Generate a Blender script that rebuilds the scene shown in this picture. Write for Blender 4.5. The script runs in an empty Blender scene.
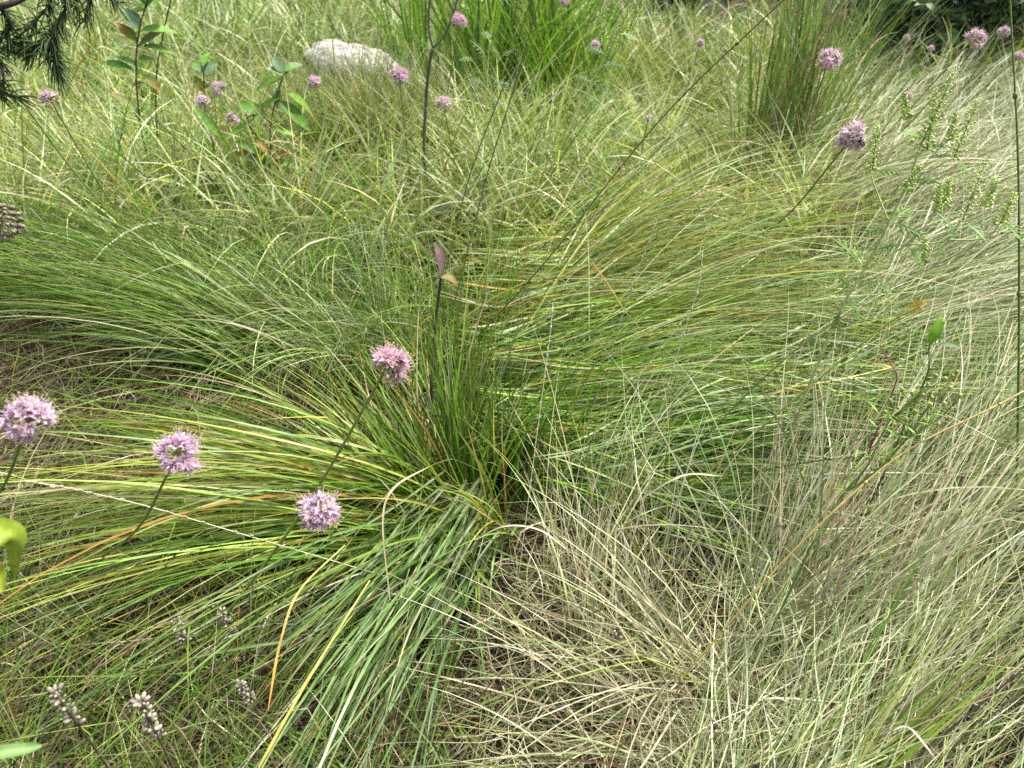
import bpy, math, random
import numpy as np

R = math.radians
rng = np.random.default_rng(11)
random.seed(11)
scene = bpy.context.scene
COL = scene.collection

# ------------------------------------------------------------------ camera
H, PITCH, F = 0.92, R(37.0), 705.0
W2, H2 = 512.0, 384.0
FW = np.array([0, math.cos(PITCH), -math.sin(PITCH)])
UP = np.array([0, math.sin(PITCH), math.cos(PITCH)])
RT = np.array([1.0, 0, 0])
CAM = np.array([0, 0, H])


def ray(px, py):
    d = FW + RT * ((px - W2) / F) + UP * ((H2 - py) / F)
    return d


def at(px, py, dist):
    """world point seen at a pixel, at a given distance from the lens"""
    d = ray(px, py)
    return CAM + d / np.linalg.norm(d) * dist


def gz(x, y):
    """height of the ground"""
    x = np.asarray(x, float); y = np.asarray(y, float)
    near = (0.014 * np.sin(3.1 * x + 1.3) * np.cos(2.3 * y + .4) + 0.010 * np.sin(7.3 * x - 2.1 * y) +
            0.006 * np.sin(13 * x + 9 * y + 1) + 0.005 * np.cos(17 * y - 11 * x))
    return near


def ground(px, py):
    """ground point under a pixel"""
    d = ray(px, py)
    s = -H / d[2]
    p = CAM + d * s
    p[2] = float(gz(p[0], p[1]))
    return p


cam_d = bpy.data.cameras.new('camera')
cam = bpy.data.objects.new('camera', cam_d)
COL.objects.link(cam)
cam.location = CAM
cam.rotation_euler = (math.pi / 2 - PITCH, 0, 0)
cam_d.sensor_width = 36
cam_d.lens = F / 1024 * 36
cam_d.clip_start = 0.02
cam_d.clip_end = 500
cam_d.dof.use_dof = True
cam_d.dof.focus_distance = 0.95
cam_d.dof.aperture_fstop = 7.0
scene.camera = cam


# ------------------------------------------------------------------ helpers
def tag(o, label=None, cat=None, group=None, kind=None):
    if label: o['label'] = label
    if cat: o['category'] = cat
    if group: o['group'] = group
    if kind: o['kind'] = kind
    return o


def mesh_np(name, verts, faces, mats, loc=(0, 0, 0), parent=None, col=None, midx=None, smooth=True):
    """verts (N,3) world, faces = list of (M,k) integer arrays; linked as ONE mesh object"""
    verts = np.asarray(verts, float).reshape(-1, 3) - np.asarray(loc, float)
    me = bpy.data.meshes.new(name)
    me.vertices.add(len(verts))
    me.vertices.foreach_set('co', verts.astype(np.float32).ravel())
    faces = [np.asarray(f) for f in faces if len(f)]
    nl = sum(f.size for f in faces); nf = sum(len(f) for f in faces)
    me.loops.add(nl); me.polygons.add(nf)
    me.loops.foreach_set('vertex_index', np.concatenate([f.ravel() for f in faces]).astype(np.int32))
    tot = np.concatenate([np.full(len(f), f.shape[1]) for f in faces])
    st = np.concatenate([[0], np.cumsum(tot)[:-1]])
    me.polygons.foreach_set('loop_start', st.astype(np.int32))
    if midx is not None:
        me.polygons.foreach_set('material_index', np.asarray(midx, np.int32))
    if smooth:
        me.polygons.foreach_set('use_smooth', np.ones(nf, bool))
    if col is not None:
        a = me.color_attributes.new('Col', 'FLOAT_COLOR', 'POINT')
        c = np.ones((len(verts), 4), np.float32); c[:, :3] = col
        a.data.foreach_set('color', c.ravel())
    me.update(calc_edges=True)
    me.validate()
    for m in (mats if isinstance(mats, (list, tuple)) else [mats]):
        me.materials.append(m)
    o = bpy.data.objects.new(name, me)
    COL.objects.link(o)
    if parent is not None:
        o.parent = parent
        # vertices were made relative to loc (= the thing's own base)
    else:
        o.location = loc
    return o


def empty(name, loc):
    o = bpy.data.objects.new(name, None)
    o.empty_display_size = 0.02
    COL.objects.link(o)
    o.location = loc
    return o


class MB:
    """collects tubes, leaves and blobs for one mesh"""
    def __init__(s):
        s.v = []; s.q = []; s.t = []; s.c = []; s.n = 0

    def add(s, verts, quads=(), tris=(), col=(.1, .1, .1)):
        verts = np.asarray(verts, float).reshape(-1, 3)
        s.v.append(verts)
        c = np.asarray(col, float)
        if c.ndim == 1: c = np.tile(c, (len(verts), 1))
        s.c.append(c)
        if len(quads): s.q.append(np.asarray(quads, int) + s.n)
        if len(tris): s.t.append(np.asarray(tris, int) + s.n)
        s.n += len(verts)

    def tube(s, pts, r0, r1=None, col=(.1, .1, .1), sides=5, col1=None, cap=True):
        pts = np.asarray(pts, float)
        n = len(pts)
        r1 = r0 if r1 is None else r1
        rad = np.linspace(r0, r1, n) if np.ndim(r0) == 0 else np.asarray(r0)
        T = np.gradient(pts, axis=0); T /= np.linalg.norm(T, axis=1)[:, None] + 1e-9
        ref = np.array([0.31, 0.17, 0.93]) if abs(T[:, 2]).mean() < .8 else np.array([0.93, .3, .1])
        A = np.cross(T, ref); A /= np.linalg.norm(A, axis=1)[:, None] + 1e-9
        B = np.cross(T, A)
        an = np.linspace(0, 2 * np.pi, sides, endpoint=False)
        v = pts[:, None, :] + rad[:, None, None] * (A[:, None, :] * np.cos(an)[None, :, None] + B[:, None, :] * np.sin(an)[None, :, None])
        i = np.arange(n - 1)[:, None] * sides; k = np.arange(sides)[None, :]; k2 = (k + 1) % sides
        q = np.stack([i + k, i + k2, i + sides + k2, i + sides + k], -1).reshape(-1, 4)
        c0 = np.asarray(col, float); c1 = c0 if col1 is None else np.asarray(col1, float)
        cc = c0 + (c1 - c0) * np.linspace(0, 1, n)[:, None]
        vv = v.reshape(-1, 3); cv = np.repeat(cc, sides, axis=0)
        tr = []
        if cap:
            vv = np.vstack([vv, pts[0], pts[-1]]); cv = np.vstack([cv, cc[0], cc[-1]])
            b = n * sides
            for j in range(sides):
                tr.append((b, (j + 1) % sides, j))
                tr.append((b + 1, (n - 1) * sides + j, (n - 1) * sides + (j + 1) % sides))
        s.add(vv, q, tr, cv)

    def blob(s, c, r, axis=(0, 0, 1), stretch=1.0, col=(.3, .3, .3), col1=None, seg=6, rings=4):
        """a small rounded ellipsoid"""
        ax = np.asarray(axis, float); ax /= np.linalg.norm(ax) + 1e-9
        a = np.cross(ax, (0.3, 0.9, 0.2)); a /= np.linalg.norm(a) + 1e-9
        b = np.cross(ax, a)
        vs = [np.asarray(c) - ax * r * stretch]; cs = [np.asarray(col)]
        c1 = np.asarray(col if col1 is None else col1, float)
        for i in range(1, rings):
            th = np.pi * i / rings
            for j in range(seg):
                ph = 2 * np.pi * j / seg
                vs.append(np.asarray(c) - ax * r * stretch * math.cos(th) + r * math.sin(th) * (a * math.cos(ph) + b * math.sin(ph)))
                cs.append(np.asarray(col) + (c1 - np.asarray(col)) * i / rings)
        vs.append(np.asarray(c) + ax * r * stretch); cs.append(c1)
        q, t = [], []
        for j in range(seg):
            j2 = (j + 1) % seg
            t.append((0, 1 + j2, 1 + j)); e = 1 + (rings - 2) * seg
            t.append((len(vs) - 1, e + j, e + j2))
            for i in range(rings - 2):
                p = 1 + i * seg
                q.append((p + j, p + j2, p + seg + j2, p + seg + j))
        s.add(vs, q, t, cs)

    def leaf(s, base, d, normal, L, w, col, col1=None, fold=.25, bend=.4, n=7, rib=None, peak=.42, serr=0.):
        """a leaf blade with a folded midrib, bending away from its normal"""
        d = np.asarray(d, float); d /= np.linalg.norm(d)
        nn = np.asarray(normal, float); nn = nn - d * (nn @ d); nn /= np.linalg.norm(nn) + 1e-9
        side = np.cross(d, nn)
        c0 = np.asarray(col, float); c1 = c0 if col1 is None else np.asarray(col1, float)
        v, c = [], []
        p = np.asarray(base, float).copy(); ang = 0.
        for i in range(n):
            t = i / (n - 1)
            ww = w * .5 * (math.sin(math.pi * min(1, t / (2 * peak)) ) if t < peak else math.cos(math.pi / 2 * ((t - peak) / (1 - peak)) ** 1.25)) + .0002
            if serr and i % 2: ww *= 1 - serr
            dd = d * math.cos(ang) - nn * math.sin(ang)
            uu = nn * math.cos(ang) + d * math.sin(ang)
            cc = c0 + (c1 - c0) * t
            v += [p + side * ww + uu * ww * fold, p, p - side * ww + uu * ww * fold]
            c += [cc, cc * 1.25 if rib is None else np.asarray(rib), cc]
            p = p + dd * L / (n - 1)
            ang += bend / (n - 1)
        q = []
        for i in range(n - 1):
            a = 3 * i
            q += [(a, a + 1, a + 4, a + 3), (a + 1, a + 2, a + 5, a + 4)]
        s.add(v, q, (), c)

    def build(s, name, mat, loc=(0, 0, 0), parent=None):
        return mesh_np(name, np.vstack(s.v), [np.vstack(s.q) if s.q else [], np.vstack(s.t) if s.t else []], mat, loc, parent, np.vstack(s.c))


def bez(p, n=14):
    """smooth curve through points (Catmull-Rom)"""
    p = [np.asarray(a, float) for a in p]
    sl_ = [np.linalg.norm(p[i + 1] - p[i]) for i in range(len(p) - 1)]
    lim = 1.9 * max(min(sl_), max(sl_) / 12)
    q_ = [p[0]]
    for i, l_ in enumerate(sl_):
        k_ = max(1, int(round(l_ / lim))) if len(p) > 2 else 1
        for j_ in range(1, k_ + 1): q_.append(p[i] + (p[i + 1] - p[i]) * j_ / k_)
    n = max(4, int(n * (len(p) - 1) / (len(q_) - 1))); p = q_
    p = [2 * p[0] - p[1]] + p + [2 * p[-1] - p[-2]]
    out = []
    for i in range(1, len(p) - 2):
        for t in np.linspace(0, 1, n, endpoint=False):
            a, b, c, d = p[i - 1], p[i], p[i + 1], p[i + 2]
            out.append(.5 * ((2 * b) + (-a + c) * t + (2 * a - 5 * b + 4 * c - d) * t * t + (-a + 3 * b - 3 * c + d) * t ** 3))
    out.append(p[-2])
    return np.array(out)


# ------------------------------------------------------------------ materials
def new_mat(name):
    m = bpy.data.materials.new(name); m.use_nodes = True
    nt = m.node_tree; nt.nodes.clear()
    return m, nt, nt.nodes.new, nt.links.new


def plant_mat(name, transl=.3, rough=.5, spec=.35, scale=90., var=.22, tint=(1, 1, 1)):
    m, nt, N, L = new_mat(name)
    out = N('ShaderNodeOutputMaterial')
    at_ = N('ShaderNodeAttribute'); at_.attribute_name = 'Col'
    tc = N('ShaderNodeTexCoord')
    no = N('ShaderNodeTexNoise'); no.inputs['Scale'].default_value = scale; no.inputs['Detail'].default_value = 2
    L(tc.outputs['Object'], no.inputs['Vector'])
    mr = N('ShaderNodeMapRange'); mr.inputs['From Min'].default_value = .3; mr.inputs['From Max'].default_value = .7
    mr.inputs['To Min'].default_value = 1 - var; mr.inputs['To Max'].default_value = 1 + var
    L(no.outputs['Fac'], mr.inputs['Value'])
    mx = N('ShaderNodeMix'); mx.data_type = 'RGBA'; mx.blend_type = 'MULTIPLY'; mx.inputs['Factor'].default_value = 1
    L(at_.outputs['Color'], mx.inputs['A']); L(mr.outputs['Result'], mx.inputs['B'])
    p = N('ShaderNodeBsdfPrincipled')
    L(mx.outputs['Result'], p.inputs['Base Color'])
    p.inputs['Roughness'].default_value = rough
    p.inputs['Specular IOR Level'].default_value = spec
    tr = N('ShaderNodeBsdfTranslucent')
    L(mx.outputs['Result'], tr.inputs['Color'])
    ms = N('ShaderNodeMixShader'); ms.inputs['Fac'].default_value = transl
    L(p.outputs['BSDF'], ms.inputs[1]); L(tr.outputs['BSDF'], ms.inputs[2])
    L(ms.outputs['Shader'], out.inputs['Surface'])
    return m


M_GRASS = plant_mat('grass_blade', .30, .42, .4, 60, .18)
M_STRAW = plant_mat('dry_straw', .22, .6, .25, 80, .2)
M_LEAF = plant_mat('leaf', .22, .5, .25, 120, .25)
M_PETAL = plant_mat('petal', .35, .55, .2, 300, .12)
M_STEM = plant_mat('stem', .05, .5, .35, 150, .25)
M_BARK = plant_mat('bark', .0, .85, .15, 260, .45)
M_HARD = plant_mat('seed', .05, .7, .2, 400, .3)


def soil_mat():
    m, nt, N, L = new_mat('soil')
    out = N('ShaderNodeOutputMaterial'); p = N('ShaderNodeBsdfPrincipled')
    tc = N('ShaderNodeTexCoord')
    n1 = N('ShaderNodeTexNoise'); n1.inputs['Scale'].default_value = 9; n1.inputs['Detail'].default_value = 8
    n2 = N('ShaderNodeTexNoise'); n2.inputs['Scale'].default_value = 140; n2.inputs['Detail'].default_value = 5
    L(tc.outputs['Object'], n1.inputs['Vector']); L(tc.outputs['Object'], n2.inputs['Vector'])
    ad = N('ShaderNodeMath'); ad.operation = 'ADD'
    L(n1.outputs['Fac'], ad.inputs[0]); L(n2.outputs['Fac'], ad.inputs[1])
    cr = N('ShaderNodeValToRGB')
    e = cr.color_ramp.elements
    e[0].position = .35; e[0].color = (.018, .013, .009, 1)
    e[1].position = .72; e[1].color = (.06, .045, .03, 1)
    x = e.new(.55); x.color = (.03, .021, .014, 1)
    hf = N('ShaderNodeMath'); hf.operation = 'MULTIPLY'; hf.inputs[1].default_value = .5
    L(ad.outputs[0], hf.inputs[0]); L(hf.outputs[0], cr.inputs['Fac'])
    L(cr.outputs['Color'], p.inputs['Base Color'])
    p.inputs['Roughness'].default_value = .95; p.inputs['Specular IOR Level'].default_value = .1
    b = N('ShaderNodeBump'); b.inputs['Strength'].default_value = .8; b.inputs['Distance'].default_value = .01
    L(n2.outputs['Fac'], b.inputs['Height']); L(b.outputs['Normal'], p.inputs['Normal'])
    L(p.outputs['BSDF'], out.inputs['Surface'])
    return m


def stone_mat():
    m, nt, N, L = new_mat('pale_stone')
    out = N('ShaderNodeOutputMaterial'); p = N('ShaderNodeBsdfPrincipled')
    tc = N('ShaderNodeTexCoord')
    n1 = N('ShaderNodeTexNoise'); n1.inputs['Scale'].default_value = 14; n1.inputs['Detail'].default_value = 9
    n1.inputs['Roughness'].default_value = .7
    mp = N('ShaderNodeMapping'); mp.inputs['Scale'].default_value = (1, 2.5, 5)
    L(tc.outputs['Object'], mp.inputs['Vector']); L(mp.outputs['Vector'], n1.inputs['Vector'])
    cr = N('ShaderNodeValToRGB'); e = cr.color_ramp.elements
    e[0].position = .36; e[0].color = (.13, .12, .105, 1)
    e[1].position = .6; e[1].color = (.50, .48, .45, 1)
    L(n1.outputs['Fac'], cr.inputs['Fac'])
    n3 = N('ShaderNodeTexNoise'); n3.inputs['Scale'].default_value = 22; n3.inputs['Detail'].default_value = 6
    L(tc.outputs['Object'], n3.inputs['Vector'])
    r3 = N('ShaderNodeValToRGB'); q = r3.color_ramp.elements
    q[0].position = .54; q[0].color = (0, 0, 0, 1); q[1].position = .62; q[1].color = (1, 1, 1, 1)
    L(n3.outputs['Fac'], r3.inputs['Fac'])
    mx = N('ShaderNodeMix'); mx.data_type = 'RGBA'; mx.inputs['B'].default_value = (.16, .16, .10, 1)
    L(r3.outputs['Color'], mx.inputs['Factor']); L(cr.outputs['Color'], mx.inputs['A']); L(mx.outputs['Result'], p.inputs['Base Color'])
    p.inputs['Roughness'].default_value = .9
    b = N('ShaderNodeBump'); b.inputs['Strength'].default_value = .9; b.inputs['Distance'].default_value = .012
    L(n1.outputs['Fac'], b.inputs['Height']); L(b.outputs['Normal'], p.inputs['Normal'])
    L(p.outputs['BSDF'], out.inputs['Surface'])
    return m


M_SOIL, M_STONE = soil_mat(), stone_mat()

# ------------------------------------------------------------------ light
w = bpy.data.worlds.new('World'); scene.world = w; w.use_nodes = True
nt = w.node_tree; nt.nodes.clear()
wo = nt.nodes.new('ShaderNodeOutputWorld'); bg = nt.nodes.new('ShaderNodeBackground')
sky = nt.nodes.new('ShaderNodeTexSky'); sky.sky_type = 'NISHITA'; sky.sun_disc = False
SUN_EL, SUN_AZ = 58.0, 55.0           # azimuth clockwise from +Y (away from the lens)
sky.sun_elevation = R(SUN_EL); sky.sun_rotation = R(SUN_AZ)
sky.air_density = 1.0; sky.dust_density = 4.0; sky.ozone_density = 1.0
hs = nt.nodes.new('ShaderNodeHueSaturation'); hs.inputs['Saturation'].default_value = .45
nt.links.new(sky.outputs['Color'], hs.inputs['Color']); nt.links.new(hs.outputs['Color'], bg.inputs['Color'])
bg.inputs['Strength'].default_value = 0.105
nt.links.new(bg.outputs['Background'], wo.inputs['Surface'])
sl = bpy.data.lights.new('sun', 'SUN'); so = bpy.data.objects.new('sun', sl); COL.objects.link(so)
sl.energy = 3.6; sl.angle = R(10); sl.color = (1, .965, .9)
az, el = R(SUN_AZ), R(SUN_EL)
from mathutils import Vector
sd = Vector((math.sin(az) * math.cos(el), math.cos(az) * math.cos(el), math.sin(el)))
so.rotation_euler = sd.to_track_quat('Z', 'Y').to_euler()
so.location = (3, 3, 6)

scene.view_settings.view_transform = 'Standard'
scene.view_settings.look = 'None'
scene.view_settings.gamma = 1
scene.view_settings.exposure = 1.37
scene.cycles.use_denoising = False
scene.cycles.max_bounces = 7
scene.cycles.diffuse_bounces = 4
scene.cycles.glossy_bounces = 2
scene.cycles.transmission_bounces = 5
scene.cycles.sample_clamp_indirect = 4

# ------------------------------------------------------------------ ground
xs = np.unique(np.concatenate([np.linspace(-60, -4, 12), np.linspace(-4, 4, 161), np.linspace(4, 60, 12)]))
ys = np.unique(np.concatenate([np.linspace(-20, -1, 8), np.linspace(-1, 7, 161), np.linspace(7, 120, 14)]))
X, Y = np.meshgrid(xs, ys)
fade = np.clip((12 - np.hypot(X, Y)) / 6, 0, 1)
Z = gz(X, Y) * fade
gv = np.stack([X, Y, Z], -1).reshape(-1, 3)
nx = len(xs)
ii = (np.arange(len(ys) - 1)[:, None] * nx + np.arange(nx - 1)[None, :]).ravel()
o = mesh_np('ground', gv, [np.stack([ii, ii + 1, ii + nx + 1, ii + nx], 1)], M_SOIL)
tag(o, 'dark brown soil under the grass', 'ground', kind='structure')

# ------------------------------------------------------------------ strands
GREEN = [(.115, .225, .018), (.092, .190, .016), (.150, .250, .026), (.070, .150, .018)]
BRIGHT = [(.165, .330, .022), (.135, .280, .020), (.210, .360, .040)]
GREY = [(.170, .255, .085), (.130, .215, .062), (.205, .285, .110), (.110, .190, .050)]
OLIVE = [(.205, .260, .040), (.240, .280, .055), (.165, .220, .030), (.260, .285, .075)]
YELLOW = [(.400, .370, .055), (.340, .340, .050)]
STRAW = [(.420, .370, .215), (.480, .440, .280), (.350, .305, .165), (.560, .530, .370)]
PALE = [(.410, .435, .235), (.350, .395, .185), (.480, .495, .305), (.280, .335, .130)]
ORANGE = [(.450, .230, .055), (.420, .200, .045), (.480, .300, .090)]
BROWN = [(.180, .130, .070), (.235, .180, .105), (.125, .090, .048)]
RED = [(.200, .085, .060)]


def pal(*pairs):
    cols, ws = [], []
    for p, w_ in pairs:
        for c in p:
            cols.append(c); ws.append(w_ / len(p))
    return np.array(cols), np.array(ws) / sum(ws)


def U(a, b, n):
    return rng.uniform(a, b, n)


def strand_geo(root, az, lean, length, droop, width, cols, K=9, curl=.25, wob=.05, zf=(.005, .06), kink=.0,
               tipcol=None, tipfrac=.3, basecol=None, fold=False, roll=.9, maxth=R(118), power=1.25, taper=1.6, culm=False):
    """ribbons: root (n,3), azimuth/lean (rad), total droop (rad), width (m), colours (n,3)"""
    n = len(root)
    t = np.linspace(0, 1, K + 1)[None, :]
    th = lean[:, None] + droop[:, None] * t ** power
    th = np.minimum(th, maxth)
    ph = az[:, None] + (rng.normal(0, curl, n))[:, None] * t + wob * np.sin(rng.uniform(0, 6.3, n)[:, None] + t * rng.uniform(3, 9, n)[:, None])
    th = th + wob * np.sin(rng.uniform(0, 6.3, n)[:, None] + t * rng.uniform(3, 10, n)[:, None])
    if kink > 0:
        kk = rng.random(n) < kink
        tk = rng.uniform(.3, .85, n)
        on = kk[:, None] & (t > tk[:, None])
        ph = ph + on * rng.normal(0, 1.0, n)[:, None]
        th = th + on * rng.uniform(-.1, 1.1, n)[:, None]
    ds = (length / K)[:, None]
    d = np.stack([np.sin(th) * np.cos(ph), np.sin(th) * np.sin(ph), np.cos(th)], -1)
    P = np.concatenate([root[:, None, :], root[:, None, :] + np.cumsum(d[:, 1:, :] * ds[..., None], axis=1)], axis=1)
    fl = gz(P[..., 0], P[..., 1]) + rng.uniform(zf[0], zf[1], n)[:, None]
    low = P[..., 2] < fl
    low[:, 0] = False
    P[..., 2] = np.where(low, fl, P[..., 2])
    T = np.gradient(P, axis=1); T /= np.linalg.norm(T, axis=-1, keepdims=True) + 1e-9
    upv = np.array([0, 0, 1.0])
    S = np.cross(T, upv); nS = np.linalg.norm(S, axis=-1, keepdims=True)
    alt = np.stack([-np.sin(ph), np.cos(ph), np.zeros_like(ph)], -1)
    S = np.where(nS > .15, S / (nS + 1e-9), alt)
    Nn = np.cross(S, T)
    ro = rng.normal(0, roll, n)[:, None] + rng.normal(0, .7, n)[:, None] * t
    S2 = S * np.cos(ro)[..., None] + Nn * np.sin(ro)[..., None]
    N2 = np.cross(S2, T)
    if culm:
        prof = 1 - .55 * t
    else:
        prof = np.minimum(1, .65 + t * 1.4) * np.clip(1 - t ** taper, 0, 1) + .04
    hw = .5 * width[:, None] * prof
    C = np.repeat(cols[:, None, :], K + 1, axis=1)
    if basecol is not None:
        fb = np.clip(1 - t / .25, 0, 1) * .6
        C = C * (1 - fb[..., None]) + np.asarray(basecol) * fb[..., None]
    if tipcol is not None:
        tc_, tw_ = tipcol
        has = rng.random(n) < tipfrac
        ext = rng.uniform(.05, .55, n)
        tcol = tc_[rng.choice(len(tc_), n, p=tw_)]
        ft = np.clip((t - (1 - ext[:, None])) / .12, 0, 1) * has[:, None] * .85
        C = C * (1 - ft[..., None]) + tcol[:, None, :] * ft[..., None]
    m = 3 if fold else 2
    if fold:
        V = np.stack([P + S2 * hw[..., None], P - N2 * (hw * .45)[..., None], P - S2 * hw[..., None]], 2)
    else:
        V = np.stack([P + S2 * hw[..., None], P - S2 * hw[..., None]], 2)
    CC = np.repeat(C[:, :, None, :], m, axis=2)
    base = (np.arange(n) * (K + 1) * m)[:, None, None] + (np.arange(K) * m)[None, :, None] + np.arange(m - 1)[None, None, :]
    base = base.ravel()
    Q = np.stack([base, base + 1, base + m + 1, base + m], 1)
    return V.reshape(-1, 3), Q, CC.reshape(-1, 3)


class Strands:
    def __init__(s): s.v = []; s.q = []; s.c = []; s.n = 0

    def add(s, *a, **k):
        v, q, c = strand_geo(*a, **k)
        s.v.append(v); s.q.append(q + s.n); s.c.append(c); s.n += len(v)

    def build(s, name, mat, loc=(0, 0, 0), parent=None):
        return mesh_np(name, np.vstack(s.v), [np.vstack(s.q)], mat, loc, parent, np.vstack(s.c))


DRYTIP = pal((STRAW, 3), (ORANGE, .5), (PALE, 1), (BROWN, .3))


def pick(palette, n, jit=.16):
    c, w_ = palette
    out = c[rng.choice(len(c), n, p=w_)]
    return out * (1 + rng.normal(0, jit, (n, 1))).clip(.5, 1.6) * (1 + rng.normal(0, .05, (n, 3)))


WS = 1.55          # blade width scale
DEN = .62          # density scale


def tuft(s, base, n, az, azsd, lean, L, end, wid, palette, rad=.05, K=9, tone=1., lock=14, kink=.06, **kw):
    """n blades out of one crown in locks that lie together; lean/L/end (inclination at the tip, deg)/wid are (min,max)"""
    n = max(12, int(n * DEN)) if n > 260 else n
    nl = max(3, n // lock)
    g = rng.integers(0, nl, n)
    lr = rad * np.sqrt(rng.random(nl)); la = U(0, 6.283, nl)
    root = np.stack([base[0] + (lr * np.cos(la))[g], base[1] + (lr * np.sin(la))[g], np.zeros(n)], 1)
    root[:, :2] += rng.normal(0, .008 + rad * .08, (n, 2))
    root[:, 2] = gz(root[:, 0], root[:, 1]) - .004
    if azsd < 170:
        azs = R(az) + R(azsd) * np.clip(rng.normal(0, .62, nl), -1.4, 1.4)[g] + rng.normal(0, R(6) + R(azsd) * .15, n)
    else:
        azs = U(0, 6.283, nl)[g] + rng.normal(0, .3, n)
    def mixr(lim, k=.22):
        w_ = lim[1] - lim[0]
        return np.clip(U(lim[0], lim[1], nl)[g] + rng.normal(0, w_ * k, n), lim[0] - w_ * .15, lim[1] + w_ * .15)
    le = R(1) * mixr(lean); e = R(1) * mixr(end)
    tl = np.clip(rng.normal(1, .14, nl), .65, 1.35)[g][:, None]
    s.add(root, azs, le, mixr(L, .3), e - le, U(wid[0], wid[1], n) * WS, pick(palette, n) * tone * tl, K=K, kink=kink, **kw)


def px_base(px, py):
    return ground(px, py)


# ------------------------------------------------------------------ distinct tussocks (each a thing)
def tussock(label, px, py, specs, name='grass_tussock', cat='grass tussock', group='grass tussocks in the meadow', mat=None):
    b = ground(px, py)
    s = Strands()
    for sp in specs:
        sp = dict(sp)
        off = sp.pop('off', (0, 0))
        tuft(s, (b[0] + off[0], b[1] + off[1]), **sp)
    o = s.build(name, mat or M_GRASS, loc=b)
    return tag(o, label, cat, group)


P_SWEEP = pal((GREEN, 4), (OLIVE, 4), (YELLOW, 1.2), (ORANGE, .35), (STRAW, .5), (BRIGHT, .8))
P_GREEN = pal((GREEN, 5), (GREY, 1.2), (OLIVE, 1.8), (BRIGHT, .6), (STRAW, .35))
P_GG = pal((GREY, 3.6), (GREEN, 2.4), (OLIVE, 1.4), (STRAW, .4), (PALE, .8))
P_MOUND = pal((GREEN, 3), (BRIGHT, 1.6), (GREY, 1.8), (OLIVE, 2.4), (YELLOW, .35), (ORANGE, .16), (PALE, .8))
P_BROAD = pal(([(.130, .232, .058), (.105, .200, .046), (.160, .262, .076)], 6), (GREEN, 1.8), (OLIVE, .5))
P_STRAW = pal((STRAW, 4), (PALE, 2), (BROWN, 1.1), (OLIVE, .5), (GREY, .8))
P_PALE = pal((PALE, 5), (STRAW, 1.3), (GREY, 2.4), (OLIVE, .8), (BROWN, .3))
P_DRYD = pal((STRAW, .7), (BROWN, 4), ([(.09, .065, .035), (.07, .05, .03)], 3), (PALE, .15))  # darkest browns put the lower left shade into the litter colour
P_OLIVE = pal((OLIVE, 4), (GREEN, 2), (PALE, 2.2), (YELLOW, .4), (STRAW, .35), (GREY, 1.2), (BRIGHT, .4))
P_BRIGHT = pal((BRIGHT, 4), (GREEN, 1.5), (OLIVE, .5))
DT = dict(tipcol=DRYTIP)

# central: long blades sweeping left
tussock('long tussock sweeping left with orange and yellow blades below the lilac heads', 440, 520, [
    dict(n=400, az=190, azsd=17, lean=(35, 66), L=(.42, .78), end=(88, 108), wid=(.0017, .0034), palette=P_SWEEP, rad=.07, K=12, tipfrac=.35, **DT),
    dict(n=190, az=140, azsd=20, lean=(22, 58), L=(.28, .46), end=(75, 105), wid=(.0015, .003), palette=P_SWEEP, rad=.06, K=12, tipfrac=.3, **DT),
    dict(n=255, az=198, azsd=15, lean=(40, 70), L=(.50, .82), end=(90, 110), wid=(.0015, .003), palette=P_SWEEP, rad=.07, K=12, tipfrac=.3, **DT)])
tussock('broad bladed blue green tussock spilling to the bottom edge', 462, 535, [
    dict(n=150, az=250, azsd=8, tone=.82, lean=(38, 72), L=(.34, .64), end=(88, 106), wid=(.0024, .0040), palette=P_BROAD, rad=.07, K=14, fold=True, roll=.6, curl=.2, wob=.04, tipfrac=.25, zf=(.02, .13), lock=5, basecol=(.22, .19, .08), **DT),
    dict(n=50, az=240, azsd=14, tone=.85, lean=(40, 68), L=(.30, .60), end=(90, 106), wid=(.0014, .0026), palette=pal((YELLOW, .3), (OLIVE, 2), (GREEN, 2), (STRAW, 1)), rad=.10, K=14, fold=True, roll=.6, curl=.3, tipfrac=.4, zf=(.03, .14), lock=3, **DT),
    dict(n=50, az=258, azsd=14, lean=(25, 60), L=(.20, .40), end=(85, 106), wid=(.0018, .003), palette=P_BROAD, rad=.08, K=12, fold=True, tipfrac=.3, lock=4, **DT)])
tussock('upright bright green tuft with yellowing base in the middle', 462, 492, [
    dict(n=250, az=0, azsd=180, lean=(0, 34), L=(.18, .38), end=(10, 75), wid=(.0018, .0034), palette=pal((GREEN, 4), (BRIGHT, 2.4), (YELLOW, .6), (ORANGE, .15)), rad=.15, K=9, fold=True, tipfrac=.3, basecol=(.2, .17, .05), **DT),
    dict(n=110, az=70, azsd=100, lean=(0, 28), L=(.28, .46), end=(10, 40), wid=(.002, .0035), palette=P_GREEN, rad=.08, K=9, tipfrac=.2, **DT)])
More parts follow.
